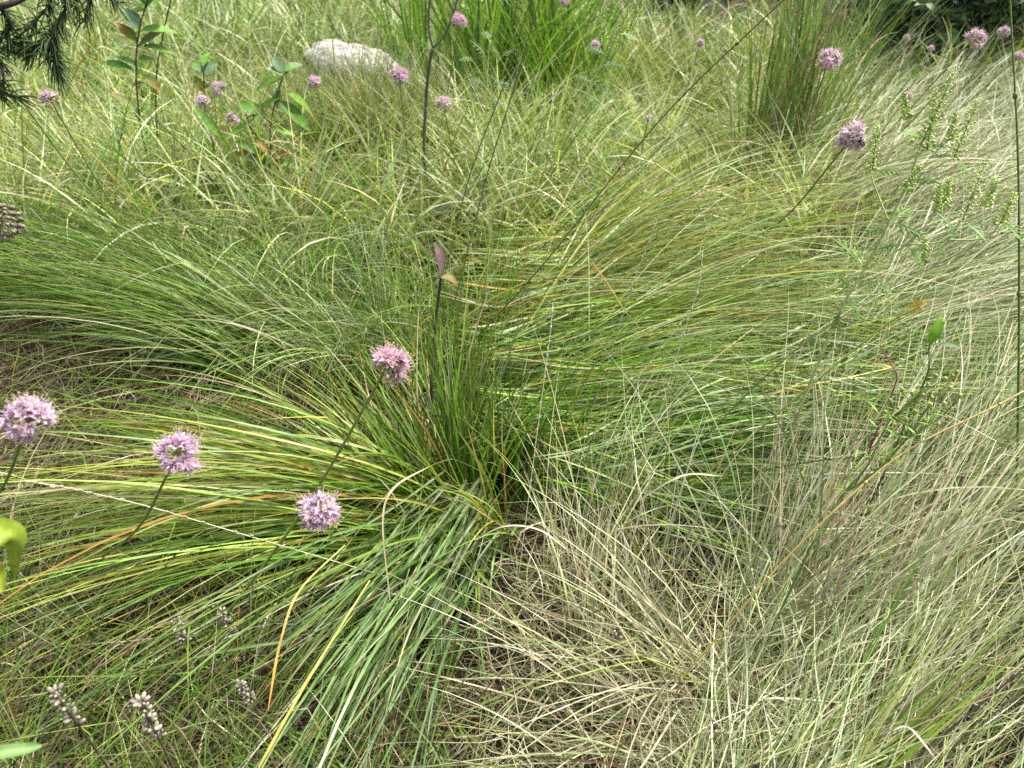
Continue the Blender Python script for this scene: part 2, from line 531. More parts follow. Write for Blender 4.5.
# left mounds
tussock('fine deep green tussock combed to the left edge', 290, 368, [
    dict(n=900, az=166, azsd=22, lean=(25, 62), L=(.40, .68), end=(82, 106), wid=(.0012, .0024), palette=P_GREEN, rad=.11, K=11, tipfrac=.2, **DT)])
tussock('dense green tussock arching over the bare dark patch', 180, 318, [
    dict(n=800, az=172, azsd=28, lean=(15, 60), L=(.36, .62), end=(80, 112), wid=(.0012, .0024), palette=P_GREEN, rad=.12, K=11, tipfrac=.2, **DT)])
tussock('green tussock fanning out at the left edge above the bare patch', 50, 295, [
    dict(n=650, az=170, azsd=50, lean=(5, 55), L=(.30, .52), end=(70, 112), wid=(.0013, .0025), palette=P_GREEN, rad=.12, K=10, tipfrac=.25, **DT)])
tussock('soft grey green mound left of the withered leaf', 365, 360, [
    dict(tone=1.2, n=1200, az=100, azsd=180, lean=(0, 40), L=(.26, .42), end=(60, 125), wid=(.0010, .0022), palette=P_GG, rad=.14, K=10, tipfrac=.3, **DT)])
tussock('grey green mound below the reddish stemmed leafy plant', 262, 318, [
    dict(tone=1.2, n=1000, az=120, azsd=180, lean=(0, 42), L=(.26, .44), end=(60, 125), wid=(.0010, .0022), palette=P_GG, rad=.15, K=10, tipfrac=.3, **DT)])
tussock('loose green mound behind the grey green mounds', 150, 235, [
    dict(tone=1.2, n=1100, az=160, azsd=180, lean=(0, 36), L=(.32, .54), end=(40, 115), wid=(.0012, .0024), palette=P_GG, rad=.18, K=9, tipfrac=.35, **DT)])
# swept centre-right mounds
tussock('thick green tussock swept right below the withered leaf', 520, 450, [
    dict(lock=26, tone=1.1, n=1300, az=14, azsd=24, lean=(38, 70), L=(.36, .62), end=(84, 112), wid=(.0012, .0026), palette=P_MOUND, rad=.13, K=12, tipfrac=.25, zf=(.02, .16), **DT)])
tussock('green tussock swept right with orange flecked blades', 500, 392, [
    dict(lock=26, tone=1.1, n=1300, az=12, azsd=24, lean=(35, 66), L=(.45, .78), end=(82, 108), wid=(.0012, .0026), palette=P_MOUND, rad=.15, K=12, tipfrac=.4, zf=(.03, .2), **DT)])
tussock('yellowish green tussock combed right along the top of the swept mound', 505, 340, [
    dict(lock=26, tone=1.1, n=1300, az=8, azsd=24, lean=(32, 64), L=(.5, .9), end=(80, 108), wid=(.0014, .0028), palette=pal((OLIVE, 3), (GREEN, 2), (PALE, 1.3), (YELLOW, .6), (ORANGE, .3)), rad=.18, K=12, tipfrac=.3, zf=(.04, .22), **DT)])
tussock('low grass green tussock lying right between mound and straw', 600, 490, [
    dict(lock=26, tone=1.1, n=1100, az=12, azsd=24, lean=(45, 78), L=(.35, .6), end=(86, 108), wid=(.0012, .0026), palette=pal((GREEN, 3), (BRIGHT, 1), (GREY, 2), (PALE, .5)), rad=.14, K=11, tipfrac=.2, zf=(.02, .16), **DT)])
tussock('green tussock swept right beside the budding weed', 730, 420, [
    dict(lock=26, tone=1.1, n=1000, az=8, azsd=26, lean=(42, 74), L=(.4, .7), end=(84, 108), wid=(.0013, .0026), palette=P_MOUND, rad=.17, K=11, tipfrac=.25, zf=(.02, .18), **DT)])
tussock('straight green upright tuft around the withered stem', 470, 375, [
    dict(n=460, az=80, azsd=180, lean=(0, 30), L=(.24, .44), end=(15, 90), wid=(.0013, .0026), palette=P_MOUND, rad=.12, K=9, tipfrac=.3, **DT)])
# top
tussock('tall broad bladed bright green clump at the top beside the forked twig', 492, 128, [
    dict(n=720, az=90, azsd=180, lean=(0, 20), L=(.50, .90), end=(10, 58), wid=(.006, .011), palette=P_BRIGHT, rad=.34, K=8, fold=True, tipfrac=.12, **DT)])
tussock('bright green clump with one orange blade near the small lilac head', 565, 135, [
    dict(n=200, az=90, azsd=180, lean=(0, 22), L=(.35, .62), end=(12, 60), wid=(.005, .010), palette=P_BRIGHT, rad=.24, K=8, fold=True, tipfrac=.12, **DT)])
tussock('tall stiff tussock with reddish stalks behind the lilac heads', 765, 215, [
    dict(n=520, az=50, azsd=70, tone=1.2, lean=(0, 17), L=(.55, .95), end=(4, 40), wid=(.0022, .0045), palette=pal((GREEN, 4), (GREY, 2.4), (OLIVE, 1.8), (PALE, .8), (RED, .35), (BROWN, .3)), rad=.13, K=9, tipfrac=.2, **DT),
    dict(n=260, az=40, azsd=70, lean=(4, 35), L=(.3, .55), end=(40, 90), wid=(.002, .004), palette=pal((BROWN, 1.5), (STRAW, 2.5), (GREY, 2), (GREEN, 1)), rad=.18, K=9, tipfrac=.2, **DT)])
tussock('olive brown mound of fine grass right of the bright clump', 655, 122, [
    dict(n=1400, az=90, azsd=180, lean=(0, 40), L=(.35, .55), end=(55, 125), wid=(.002, .004), palette=pal((OLIVE, 4), (BROWN, 1.2), (GREEN, 1), (YELLOW, .4)), rad=.26, K=9, tipfrac=.3, **DT)])
# right, pale
tussock('brownish fine tussock lying right under the stiff tussock', 790, 262, [
    dict(n=1500, az=28, azsd=30, lean=(25, 60), L=(.45, .75), end=(78, 108), wid=(.0014, .0028), palette=pal((BROWN, 1.6), (STRAW, 2), (PALE, 2.4), (OLIVE, 1), (GREY, 1)), rad=.20, K=10, tipfrac=.2, **DT)])
tussock('pale feathery tussock behind the flowering weed', 870, 330, [
    dict(n=1500, az=18, azsd=26, lean=(30, 65), L=(.5, .8), end=(82, 108), wid=(.0013, .0026), palette=P_PALE, rad=.20, K=10, tipfrac=.2, **DT)])
tussock('silvery straw tussock combed up right at the right edge', 905, 560, [
    dict(n=700, az=42, azsd=22, lean=(28, 60), L=(.34, .58), end=(72, 100), wid=(.0011, .0022), palette=P_PALE, rad=.12, K=10, tipfrac=.2, **DT)])
tussock('straw tussock combed up right above the bottom right corner', 800, 640, [
    dict(n=600, az=50, azsd=26, lean=(20, 55), L=(.30, .52), end=(62, 100), wid=(.0011, .0022), palette=P_STRAW, rad=.12, K=10, kink=.12, tipfrac=.2, **DT)])
tussock('dry straw tuft standing right of the broad bladed tussock', 610, 610, [
    dict(n=330, az=70, azsd=60, lean=(2, 40), L=(.22, .42), end=(25, 105), wid=(.0011, .0024), palette=pal((STRAW, 4), (PALE, 1.5), (BROWN, .5), (OLIVE, 1.4), (GREEN, .6)), rad=.10, K=10, kink=.2, tipfrac=.3, **DT)])
tussock('flattened straw tussock at the bottom edge right of centre', 690, 760, [
    dict(n=420, az=165, azsd=60, lean=(30, 70), L=(.22, .42), end=(80, 112), wid=(.0010, .0022), palette=P_STRAW, rad=.10, K=10, kink=.25, tipfrac=.2, **DT)])
tussock('olive and reddish blade bundle lying in the straw at bottom right', 780, 850, [
    dict(n=60, az=36, azsd=4, lean=(46, 56), L=(.28, .48), end=(62, 80), wid=(.0016, .003), palette=pal((OLIVE, 3), (GREEN, 3), (RED, .25), (BROWN, 1.2)), rad=.02, K=9, fold=True, curl=.08, tipfrac=.3, **DT)])


# ------------------------------------------------------------------ the grass between (nobody could count it)
def field(name, label, x0, x1, y0, y1, ntuft, per, az, azsd, lean, L, end, wid, palette, K=8, tonesd=.16, rad=.04, az_tuft=18, tone=1., skip=None, mat=None, **kw):
    s = Strands()
    roots, azs, les, Ls, es, ws, cs = [], [], [], [], [], [], []
    for i in range(int(ntuft * .8)):
        for _ in range(20):
            px, py = rng.uniform(x0, x1), rng.uniform(y0, y1)
            if skip is None or not skip(px, py): break
        b = ground(px, py)
        n = max(3, int(per * DEN * rng.uniform(.4, 1.6)))
        sc = max(1., np.hypot(b[0], b[1]) / 1.5)
        r = rad * sc * np.sqrt(rng.random(n)); a = U(0, 6.283, n)
        rt = np.stack([b[0] + r * np.cos(a), b[1] + r * np.sin(a), np.zeros(n)], 1)
        rt[:, 2] = gz(rt[:, 0], rt[:, 1]) - .004
        base_az = az(px, py) if callable(az) else az
        a0 = rng.normal(0, az_tuft)
        roots.append(rt)
        azs.append(R(base_az + a0) + R(azsd) * rng.normal(0, .6, n) if azsd < 170 else rng.uniform(0, 6.283) + rng.normal(0, .75, n))
        l0 = R(1) * U(lean[0], lean[1], n); les.append(l0)
        es.append(R(1) * U(end[0], end[1], n) - l0)
        Ls.append(U(L[0], L[1], n) * rng.uniform(.75, 1.15)); ws.append(U(wid[0], wid[1], n) * WS)
        cs.append(pick(palette, n) * tone * max(.55, 1 + rng.normal(0, tonesd)))
    s.add(np.vstack(roots), np.concatenate(azs), np.concatenate(les), np.concatenate(Ls), np.concatenate(es), np.concatenate(ws), np.vstack(cs), K=K, **kw)
    o = s.build(name, mat or M_GRASS)
    return tag(o, label, 'grass', kind='stuff')


# litter on the ground everywhere
field('dead_grass', 'tangled dry grass litter on the soil', -150, 1180, 150, 1050, 1500, 22, 0, 180, (60, 88), (.06, .22), (86, 96), (.0008, .002), P_DRYD, K=6, skip=lambda x, y: y > 470 and x > 480 and rng.random() < .6, curl=1.2, wob=.25, zf=(.003, .05), kink=.3, mat=M_STRAW)
field('dead_grass', 'fallen dead grass lying in the bare dark patch on the left', -150, 330, 340, 520, 330, 16, 0, 180, (50, 88), (.08, .26), (84, 98), (.0008, .0018), pal((BROWN, 4), (STRAW, 1.4), (OLIVE, 1), (GREEN, .8)), K=7, curl=1., wob=.25, zf=(.005, .07), kink=.4, tone=.55, mat=M_STRAW)
# lower right straw
F_AZ = lambda px, py: 58 - 34 * np.clip((px - 560) / 480, 0, 1)
field('straw_grass', 'silvery dry straw grass combed up to the right', 620, 1250, 450, 980, 370, 21, F_AZ, 20, (25, 70), (.18, .42), (62, 106), (.0007, .0016), P_PALE, K=8, kink=.12, zf=(.005, .12), tipcol=DRYTIP, tipfrac=.1)
field('dry_grass', 'tangled dry straw grass at the bottom centre', 500, 860, 560, 1000, 280, 15, 70, 180, (5, 78), (.09, .30), (40, 118), (.0006, .0016), P_STRAW, K=8, kink=.4, wob=.2, curl=.8, zf=(.005, .10))
# swept pale grass, right top
field('pale_grass', 'pale feathery grass swept to the upper right', 780, 1250, 92, 400, 1150, 28, lambda px, py: 48 - 40 * np.clip((py - 150) / 180, 0, 1), 24, (28, 66), (.34, .60), (70, 102), (.0012, .0026), P_PALE, K=8, tonesd=.12, zf=(.01, .15))
# mid and far
field('meadow_grass', 'mixed yellowish green meadow grass', -250, 560, 90, 290, 900, 20, 120, 180, (0, 38), (.30, .56), (25, 120), (.0026, .0056), pal((OLIVE, 4), (GREEN, 1.5), (PALE, 3), (YELLOW, .4), (STRAW, .8), (GREY, 1.2), (BRIGHT, .3)), K=8, tone=1.28, zf=(.01, .12), skip=lambda x, y: (305 < x < 420 and y < 142) or (400 < x < 610 and y < 168), tipcol=DRYTIP, tipfrac=.25)
field('mid_grass', 'olive meadow grass in the middle distance', 480, 860, 92, 290, 800, 22, 60, 180, (0, 50), (.26, .50), (40, 120), (.0024, .0050), pal((OLIVE, 4), (GREEN, 1.4), (PALE, 2.6), (YELLOW, .5), (STRAW, .5), (GREY, 1), (BRIGHT, .4)), K=8, tone=1.28, zf=(.01, .12), skip=lambda x, y: (305 < x < 420 and y < 142) or (400 < x < 610 and y < 168), tipcol=DRYTIP, tipfrac=.25)
field('far_grass', 'hazy green meadow grass along the far edge', -500, 1500, 22, 110, 1500, 24, 70, 180, (0, 45), (.28, .52), (30, 110), (.005, .011), pal((OLIVE, 3), (GREEN, 1.6), (PALE, 2.2), (GREY, 1.5), (STRAW, .7)), K=7, tone=1.15, skip=lambda x, y: (x > 850 and y < 62) or (x > 660 and y < 50), rad=.07, zf=(.01, .15))
# left foreground
field('thin_grass', 'sparse thin green blades over the litter at lower left', -250, 460, 470, 1000, 600, 11, 60, 180, (5, 72), (.12, .36), (45, 110), (.0009, .0020), pal((GREEN, 4), (OLIVE, 1), (BROWN, 1.6), (STRAW, .5)), K=8, zf=(.005, .08), kink=.15, tone=.8, tipcol=DRYTIP, tipfrac=.3)  # reduced tone puts the lower left shade into the blade colour
field('short_grass', 'upright pale green grass hiding the foot of the stone', 296, 440, 162, 200, 210, 28, 120, 180, (0, 20), (.36, .50), (10, 75), (.0018, .0036), P_OLIVE, K=7, zf=(.01, .1), tipcol=DRYTIP, tipfrac=.25)


# ------------------------------------------------------------------ lilac flower heads
LIL = np.array([.67, .40, .65]); LILP = np.array([.83, .66, .82]); PNK = np.array([.74, .36, .50]); CREAM = np.array([.58, .50, .33])
STEMC = (.15, .23, .04)


def frame(d):
    d = np.asarray(d, float); d = d / np.linalg.norm(d)
    a = np.cross(d, (.21, .95, .13)); a /= np.linalg.norm(a)
    return d, a, np.cross(d, a)


def floret_into(mb, mb2, c, d, s, base, edge, open_=50, phase=0.):
    """six pointed petals round d, six stamens with yellow anthers"""
    d, a, b = frame(d)
    for k in range(6):
        th = phase + k * math.pi / 3 + random.uniform(-.15, .15)
        r = a * math.cos(th) + b * math.sin(th); tn = np.cross(d, r)
        an = R(open_ + random.uniform(-14, 14) + (8 if k % 2 else -6))
        up = d * math.cos(an) + r * math.sin(an)
        nn = d * math.sin(an) - r * math.cos(an)
        L, w_ = s * random.uniform(.85, 1.1), s * .40
        p0 = c; p1 = c + up * L * .5; p2 = c + up * L * .95 + r * L * .08
        v = [p0, p1 + tn * w_ * .5 + nn * w_ * .16, p1, p1 - tn * w_ * .5 + nn * w_ * .16, p2]
        mb.add(v, (), [(0, 1, 2), (0, 2, 3), (1, 4, 2), (2, 4, 3)],
               [base * .75, edge, base * .8, edge, edge * .97])
    for k in range(6):
        th = phase + .5 + k * math.pi / 3
        r = a * math.cos(th) + b * math.sin(th)
        e = c + d * s * random.uniform(.75, 1.2) + r * s * random.uniform(.25, .5)
        mb2.tube([c, e], s * .022, col=LILP, sides=3, cap=False)
        mb2.blob(e, s * .06, axis=r, stretch=1.4, col=(.62, .52, .22), seg=4, rings=3)
    mb2.blob(c + d * s * .2, s * .17, col=(.35, .36, .12), seg=5, rings=3)


FLORETS = []


def floret_mesh(kind):
    c = {'lilac': (LIL, LILP), 'pink': (PNK, np.array([.82, .56, .70])), 'pale': (np.array([.74, .54, .66]), np.array([.84, .72, .78]))}[kind]
    out = []
    for i in range(5):
        m1, m2 = MB(), MB()
        j = .9 + .2 * random.random()
        floret_into(m1, m2, np.zeros(3), (0, 0, 1), 1.0, c[0] * j, c[1] * j, open_=random.uniform(38, 62), phase=random.random())
        n1 = len(np.vstack(m1.t))
        o = None
        V = np.vstack(m1.v + m2.v); C = np.vstack(m1.c + m2.c)
        T = np.vstack(m1.t + [x + m1.n for x in m2.t]); Q = np.vstack([x + m1.n for x in m2.q])
        o = mesh_np('floret', V, [T, Q], [M_PETAL], (0, 0, 0), None, C)
        out.append(o.data); bpy.data.objects.remove(o)
    return out


FL = {k: floret_mesh(k) for k in ('lilac', 'pink', 'pale')}


def allium(label, px, py, dist, diam, kind='lilac', base=(0, 0), near=False, full=.8, lean=(0, 0), base_px=None, nfl=52, stemw=.0019, spent=.25, group='lilac flower heads among the grass'):
    diam = diam * .86
    C = at(px, py, dist)
    bx, by = C[0] + base[0], C[1] + base[1] + .35
    B = np.array([bx, by, float(gz(bx, by)) - .005]) if base_px is None else ground(*base_px)
    base = (B[0] - C[0], B[1] - C[1])
    root = empty('allium_flower', B)
    tag(root, label, 'flower', group)
    mid = (B + C) / 2 + np.array([-base[0] * .12, -base[1] * .12, .03])
    pts = bez([B, mid, C], 9)
    st = MB(); st.tube(pts, stemw, stemw * .72, STEMC, 6, col1=(.17, .24, .05))
    st.build('stem', M_STEM, B, root)
    ax = pts[-1] - pts[-3]; ax /= np.linalg.norm(ax)
    ax = ax + np.array([lean[0], lean[1], .35]); ax /= np.linalg.norm(ax)
    rp = diam * .31; fs = diam * .26
    hb = MB(); spb = MB(); pet = MB(); ant = MB()
    hb.blob(C, diam * .05, col=(.2, .25, .08))
    plist = []
    tot = int(nfl / .72)
    hr = np.random.default_rng(abs(int(px * 7 + py)))
    gapd = [v / np.linalg.norm(v) for v in hr.normal(0, 1, (3, 3))]; gapc = hr.uniform(.80, .93, 3); lop = hr.normal(0, .13, 3)
    for i in range(tot):
        z = 1 - 2 * (i + .5) / tot; th = i * 2.39996 + random.uniform(-.2, .2)
        d0, a0, b0 = frame(ax)
        q = math.sqrt(max(0, 1 - z * z))
        d = d0 * z + q * (a0 * math.cos(th) + b0 * math.sin(th))
        d = d + np.random.default_rng(i + abs(int(px))).normal(0, .14, 3); d /= np.linalg.norm(d)
        rr = rp * random.uniform(.74, 1.16) * (1 + float(d @ lop))
        if any(float(d @ g_) > c_ for g_, c_ in zip(gapd, gapc)): continue
        P = C + d * rr
        if z < -.72: continue
        sp = z < -.2 + (1 - full) or (random.random() < spent * .35)
        hb.tube([C, C + d * rr * .5 + np.array([0, 0, .001]), P], diam * .010, diam * .008, (.25, .28, .10), 4, cap=False)
        if sp:
            cc = CREAM * random.uniform(.6, 1.15)
            if random.random() < .5:
                spb.blob(P, diam * .055, axis=d, stretch=1.25, col=cc * .8, col1=cc * 1.1, seg=6, rings=4)
            else:
                for k in range(4):
                    e = d + np.array([random.gauss(0, .5) for _ in range(3)])
                    spb.leaf(P, e, d, fs * .75, fs * .3, cc * .8, cc, n=4)
        else:
            plist.append((P, d))
    head = hb.build('flower_head', M_STEM, B, root)
    if spb.n: spb.build('spent_florets', M_PETAL, B, head)
    if near:
        for P, d in plist:
            o = bpy.data.objects.new('floret', random.choice(FL[kind])); COL.objects.link(o); o.parent = head
            qd = Vector(d).to_track_quat('Z', 'Y')
            o.rotation_mode = 'QUATERNION'; o.rotation_quaternion = qd
            o.location = Vector(P - B); k = fs * random.uniform(.85, 1.15); o.scale = (k, k, k)
    else:
        c = {'lilac': (LIL, LILP), 'pink': (PNK, np.array([.82, .56, .70])), 'pale': (np.array([.74, .54, .66]), np.array([.84, .72, .78]))}[kind]
        for P, d in plist:
            j = random.uniform(.85, 1.1); pk = np.array([.84, .60, .76])
            floret_into(pet, ant, P, d, fs, (c[0] * .6 + pk * .4) * j, (c[1] * .6 + pk * .4) * j, open_=random.uniform(38, 62), phase=random.random())
        V = np.vstack(pet.v + ant.v); CC = np.vstack(pet.c + ant.c)
        T = np.vstack(pet.t + [x + pet.n for x in ant.t]); Q = np.vstack([x + pet.n for x in ant.q])
        mesh_np('petals', V, [T, Q], [M_PETAL], B, head, CC)
    return C, ax


allium('lilac flower head cut by the left edge', 31, 419, .68, .045, near=True, base_px=(-60, 530), full=.80, lean=(.3, -.05), nfl=50)
allium('lilac flower head with withered florets on its left, over the dark gap', 177, 456, .68, .046, near=True, base_px=(75, 570), full=.92, lean=(.5, -.3), spent=.3, nfl=42)
allium('lilac flower head lying lowest on the sweeping orange blades', 321, 513, .71, .046, near=True, base_px=(340, 520), full=.95, lean=(.35, -.9), spent=.1, nfl=40)
allium('pink flower head with cream buds below the withered leaf', 388, 366, .80, .054, kind='pink', near=True, base_px=(165, 700), full=.62, lean=(.55, .3), spent=.7, nfl=56, stemw=.0022)
bee_c, bee_ax = allium('pale lilac flower head with a dark insect on it', 853, 137, 1.08, .046, near=True, base_px=(735, 252), kind='pale', full=.85, lean=(-.1, -.2), nfl=56)
allium('lilac dome shaped flower head in front of the stiff reddish stalks', 829, 60, 1.30, .045, base_px=(785, 172), full=.55, lean=(.2, .1), nfl=56)
allium('lilac flower head before the dark shrubs with a second head just below it', 973, 39, 1.95, .046, base=(-.12, .1), full=.6, lean=(.1, 0))
allium('small lilac flower head tucked under a larger one before the dark shrubs', 977, 47, 2.15, .026, base=(-.06, .1))
allium('lilac flower head at the far right before the dark shrubs', 1004, 32, 2.5, .038, base=(.05, .1))
allium('faint lilac flower head at the right edge below the dark shrubs', 1018, 57, 2.7, .032, kind='pale', base=(-.05, .1))
allium('tiny lilac flower head in pale grass left of the bigger heads by the shrubs', 930, 49, 2.9, .027, base=(.05, .05))
allium('tiny lilac flower head in front of the grey green shrub', 906, 38, 3.0, .027, base=(-.03, .05))
allium('small faded flower head in the pale grass above the weed spikes', 908, 97, 2.1, .024, kind='pale', base=(.02, .05))
allium('pink flower head against the right branch of the forked twig', 459, 23, 1.95, .047, kind='pink', base=(-.18, .05), full=.7)
allium('lilac flower head left of the forked twig', 399, 76, 1.7, .046, base=(-.05, .05), full=.7, lean=(.4, 0))
allium('pale flat flower head right of the forked twig', 443, 104, 1.7, .044, kind='pale', base=(.03, .05), full=.45)
allium('lilac flower head right of the reddish stemmed plant', 315, 85, 2.0, .042, base=(-.05, .08), full=.5)
allium('lilac flower head uppermost in the cluster of three left of the reddish stemmed plant', 219, 90, 1.95, .044, base=(.03, .08), full=.6, lean=(.3, 0))
allium('pale lilac flower head leftmost in the cluster of three left of the reddish stemmed plant', 203, 103, 1.9, .042, kind='pale', base=(-.03, .08), full=.5)
allium('lilac flower head lowest in the cluster of three left of the reddish stemmed plant', 233, 120, 1.9, .040, base=(.0, .08), full=.55)
allium('pale flower head below the conifer branch', 50, 99, 1.7, .046, kind='pale', base=(-.12, .02), full=.4)
allium('lilac flower head cut by the left edge under the conifer branch', -1, 70, 1.7, .040, base=(-.05, .05))
allium('small lilac flower head above the bright clump with an orange blade', 595, 46, 2.45, .038, base=(-.03, .05), full=.6)
allium('lilac flower head at the top edge above the bright clump', 565, 2, 2.5, .034, base=(.03, .05))
allium('small faded pink flower head in the olive grass between two dark stalks', 700, 44, 2.7, .034, kind='pale', base=(.03, .05))
allium('withered pinkish flower head low in the yellowish grass beside the long dark stalk', 648, 119, 2.0, .026, kind='pale', base=(.05, .05), full=.3, lean=(.8, 0))


# spent grey head at the left edge
def dry_head(label, px, py, dist, diam):
    C = at(px, py, dist); B = np.array([C[0] - .35, C[1] + .1, float(gz(C[0] - .35, C[1] + .1))])
    root = tag(empty('dried_flower', B), label, 'dried flower')
    st = MB(); st.tube(bez([B, (B + C) / 2 + np.array([.01, 0, 0]), C], 8), .003, .002, (.2, .2, .1)); st.build('stem', M_STEM, B, root)
    hb = MB(); sb = MB()
    for i in range(90):
        z = 1 - 2 * (i + .5) / 90; th = i * 2.4; q = math.sqrt(1 - z * z)
        d = np.array([q * math.cos(th), q * math.sin(th), z]); P = C + d * diam * .5 * random.uniform(.75, 1)
        hb.tube([C, P], .0004, col=(.25, .22, .12), sides=3, cap=False)
        j = random.uniform(.6, 1.3)
        sb.blob(P, diam * .06, axis=d, stretch=1.1, col=np.array([.12, .10, .07]) * j, col1=np.array([.25, .22, .16]) * j, seg=5, rings=4)
    h = hb.build('flower_head', M_STEM, B, root); sb.build('seed_capsules', M_HARD, B, h)


dry_head('round grey brown seed head at the left edge above the green mounds', 0, 222, 1.25, .055)

# bee
dv = (CAM - bee_c); dv /= np.linalg.norm(dv)
bp = bee_c + dv * .019 + RT * .011 - UP * .007
root = tag(empty('bee', bp), 'small dark insect clinging to the pale lilac flower head', 'insect')
bm_ = MB()
ba, bb, bc = frame(UP * .75 + RT * -.5 + dv * .2)
prof = [(-.0062, .0006), (-.005, .0022), (-.003, .0029), (-.0008, .0024), (.0004, .0017), (.0016, .0024), (.003, .0024), (.0042, .0014), (.005, .0017), (.0062, .0012), (.0068, .0004)]
bm_.tube([bp + ba * p for p, r in prof], np.array([r for p, r in prof]), None, (.012, .010, .009), 8)
bm_.build('body', M_HARD, bp, root)
wm = MB()
for sg in (-1, 1):
    wm = MB(); wm.leaf(bp + ba * .002 + dv * .0024, -ba + bc * sg * .5, dv, .0075, .003, (.20, .19, .18), n=5); wm.build('wing', M_PETAL, bp, root)
for sg in (-1, 1):
    for k in (-1, 0, 1):
        lm = MB(); p0 = bp + ba * (.0015 + k * .0014)
        side = np.cross(ba, dv) * sg
        lm.tube([p0, p0 + side * .003 + ba * k * .0012, p0 + side * .0045 - dv * .003 + ba * k * .002], .00035, .0002, (.015, .012, .01), 4)
        lm.build('leg', M_HARD, bp, root)


# ------------------------------------------------------------------ stalks, culms
def culm(label, pts, r0, r1, col, col1, name='grass_stalk', cat='grass stalk', extra=None, mat=None, group=None):
    """a long single stalk through (px, py, dist) points; the first goes down to the ground"""
    P = [at(*p) for p in pts]
    d = P[0] - P[1]
    if P[0][2] > .03:
        h_ = np.hypot(d[0], d[1]) + 1e-6
        k = min(h_ * P[0][2] / max(.02, -d[2]), P[0][2] * .9) / h_
        b = np.array([P[0][0] + d[0] * k, P[0][1] + d[1] * k, 0.]); b[2] = float(gz(b[0], b[1])) - .004
        P = [b] + P
    m = MB(); C = bez(P, 9); m.tube(C, r0, r1, col, 5, col1)
    if extra: extra(m, C)
    elif len(C) > 12:
        for k in range(6, len(C) - 4, 9):
            m.blob(C[k], r0 * 1.5, axis=C[k + 1] - C[k], stretch=1.6, col=np.asarray(col) * .7, col1=np.asarray(col1) * 1.1, seg=5, rings=4)
    o = m.build(name, mat or M_STEM, P[0])
    return tag(o, label, cat, group)


GK = 'single grass stalks standing over the meadow'
culm('long dark green stalk leaning across to the upper right, the thicker of the pair', [(470, 345, 1.25), (545, 262, 1.2), (660, 120, 1.2), (775, 8, 1.22), (880, -90, 1.25)], .0017, .0010, (.10, .16, .03), (.12, .12, .04), group=GK)
culm('thin stalk leaning to the upper right beside the thicker dark one', [(520, 330, 1.35), (600, 215, 1.35), (690, 115, 1.4), (768, 42, 1.45), (840, -20, 1.5)], .0010, .0006, (.12, .15, .05), (.18, .16, .08), group=GK)
culm('dark upright stalk leaning right before the bright clump, left of its pair', [(448, 262, 1.25), (470, 175, 1.22), (500, 95, 1.2), (528, 8, 1.2), (545, -50, 1.2)], .0013, .0008, (.11, .17, .03), (.15, .15, .05), group=GK)
culm('dark upright stalk leaning right before the bright clump, right of its pair', [(468, 250, 1.3), (490, 165, 1.28), (515, 85, 1.25), (538, 5, 1.25), (556, -50, 1.25)], .0014, .0009, (.10, .16, .03), (.15, .14, .05), group=GK)
culm('tall green stalk standing upright at the right edge', [(1019, 315, 1.25), (1018, 160, 1.2), (1011, 20, 1.2), (1007, -60, 1.2)], .0022, .0010, (.09, .17, .025), (.13, .19, .05), group=GK)
culm('brownish stalk crossing the weed from the right edge down left', [(770, 372, 1.15), (850, 312, 1.18), (930, 268, 1.25), (1030, 220, 1.3), (1100, 190, 1.35)], .0013, .0009, (.11, .13, .04), (.16, .12, .08), group=GK)
culm('long tan and yellow stalk slanting through the silvery straw', [(745, 605, .92), (768, 578, .91), (830, 515, .9), (905, 452, .92), (1000, 404, .95), (1080, 360, 1.0)], .0013, .0011, (.48, .33, .07), (.48, .38, .16), group=GK)
culm('yellow green stalk ending in a small yellow star below the weed', [(835, 365, 1.1), (860, 345, 1.1), (890, 322, 1.1), (917, 307, 1.1)], .0020, .0012, (.26, .32, .06), (.36, .36, .05), group=GK,
     extra=lambda m, C: [m.leaf(C[-1], np.array([math.cos(a), .2, math.sin(a)]), (0, -1, .3), .016, .004, (.55, .42, .05), n=4) for a in (0.3, 1.3, 2.2, 3.2, 4.6, 5.6)])


def beaded(m, C):
    n = len(C)
    for i in range(n // 3, n):
        for k in range(1 + i % 2):
            t = C[i] - C[i - 1]; t /= np.linalg.norm(t)
            m.blob(C[i] + np.array([random.gauss(0, .0008) for _ in range(3)]), .0010, axis=t, stretch=3.2, col=(.40, .38, .26), col1=(.50, .48, .34), seg=4, rings=3)


for lab, pts in [
    ('whitish seed stalk standing over the middle of the swept mound', [(628, 300, 1.15), (640, 265, 1.14), (658, 218, 1.13)]),
    ('whitish seed stalk slanting right over the dark gap in the swept mound', [(672, 335, 1.1), (700, 300, 1.1), (757, 256, 1.1)]),
    ('whitish upright seed stalk right of the middle of the swept mound', [(688, 320, 1.12), (699, 285, 1.12), (703, 247, 1.12)]),
    ('short whitish seed stalk over the left end of the swept mound', [(546, 365, 1.05), (550, 335, 1.05), (553, 305, 1.05)]),
    ('whitish seed stalk slanting right below the yellow star', [(905, 385, 1.0), (940, 345, 1.0), (977, 298, 1.0)]),
    ('whitish seed stalk slanting right beside the base of the tall weed', [(815, 380, 1.05), (845, 330, 1.05), (878, 286, 1.05)]),
    ('long pale seed stalk sloping left under the lilac heads', [(150, 507, .84), (100, 495, .82), (62, 487, .80), (25, 481, .79)])]:
    culm(lab, pts, .0008, .0005, (.52, .50, .30), (.66, .63, .46), extra=beaded, name='seed_stalk', cat='grass stalk', mat=M_STRAW, group='whitish seed stalks')


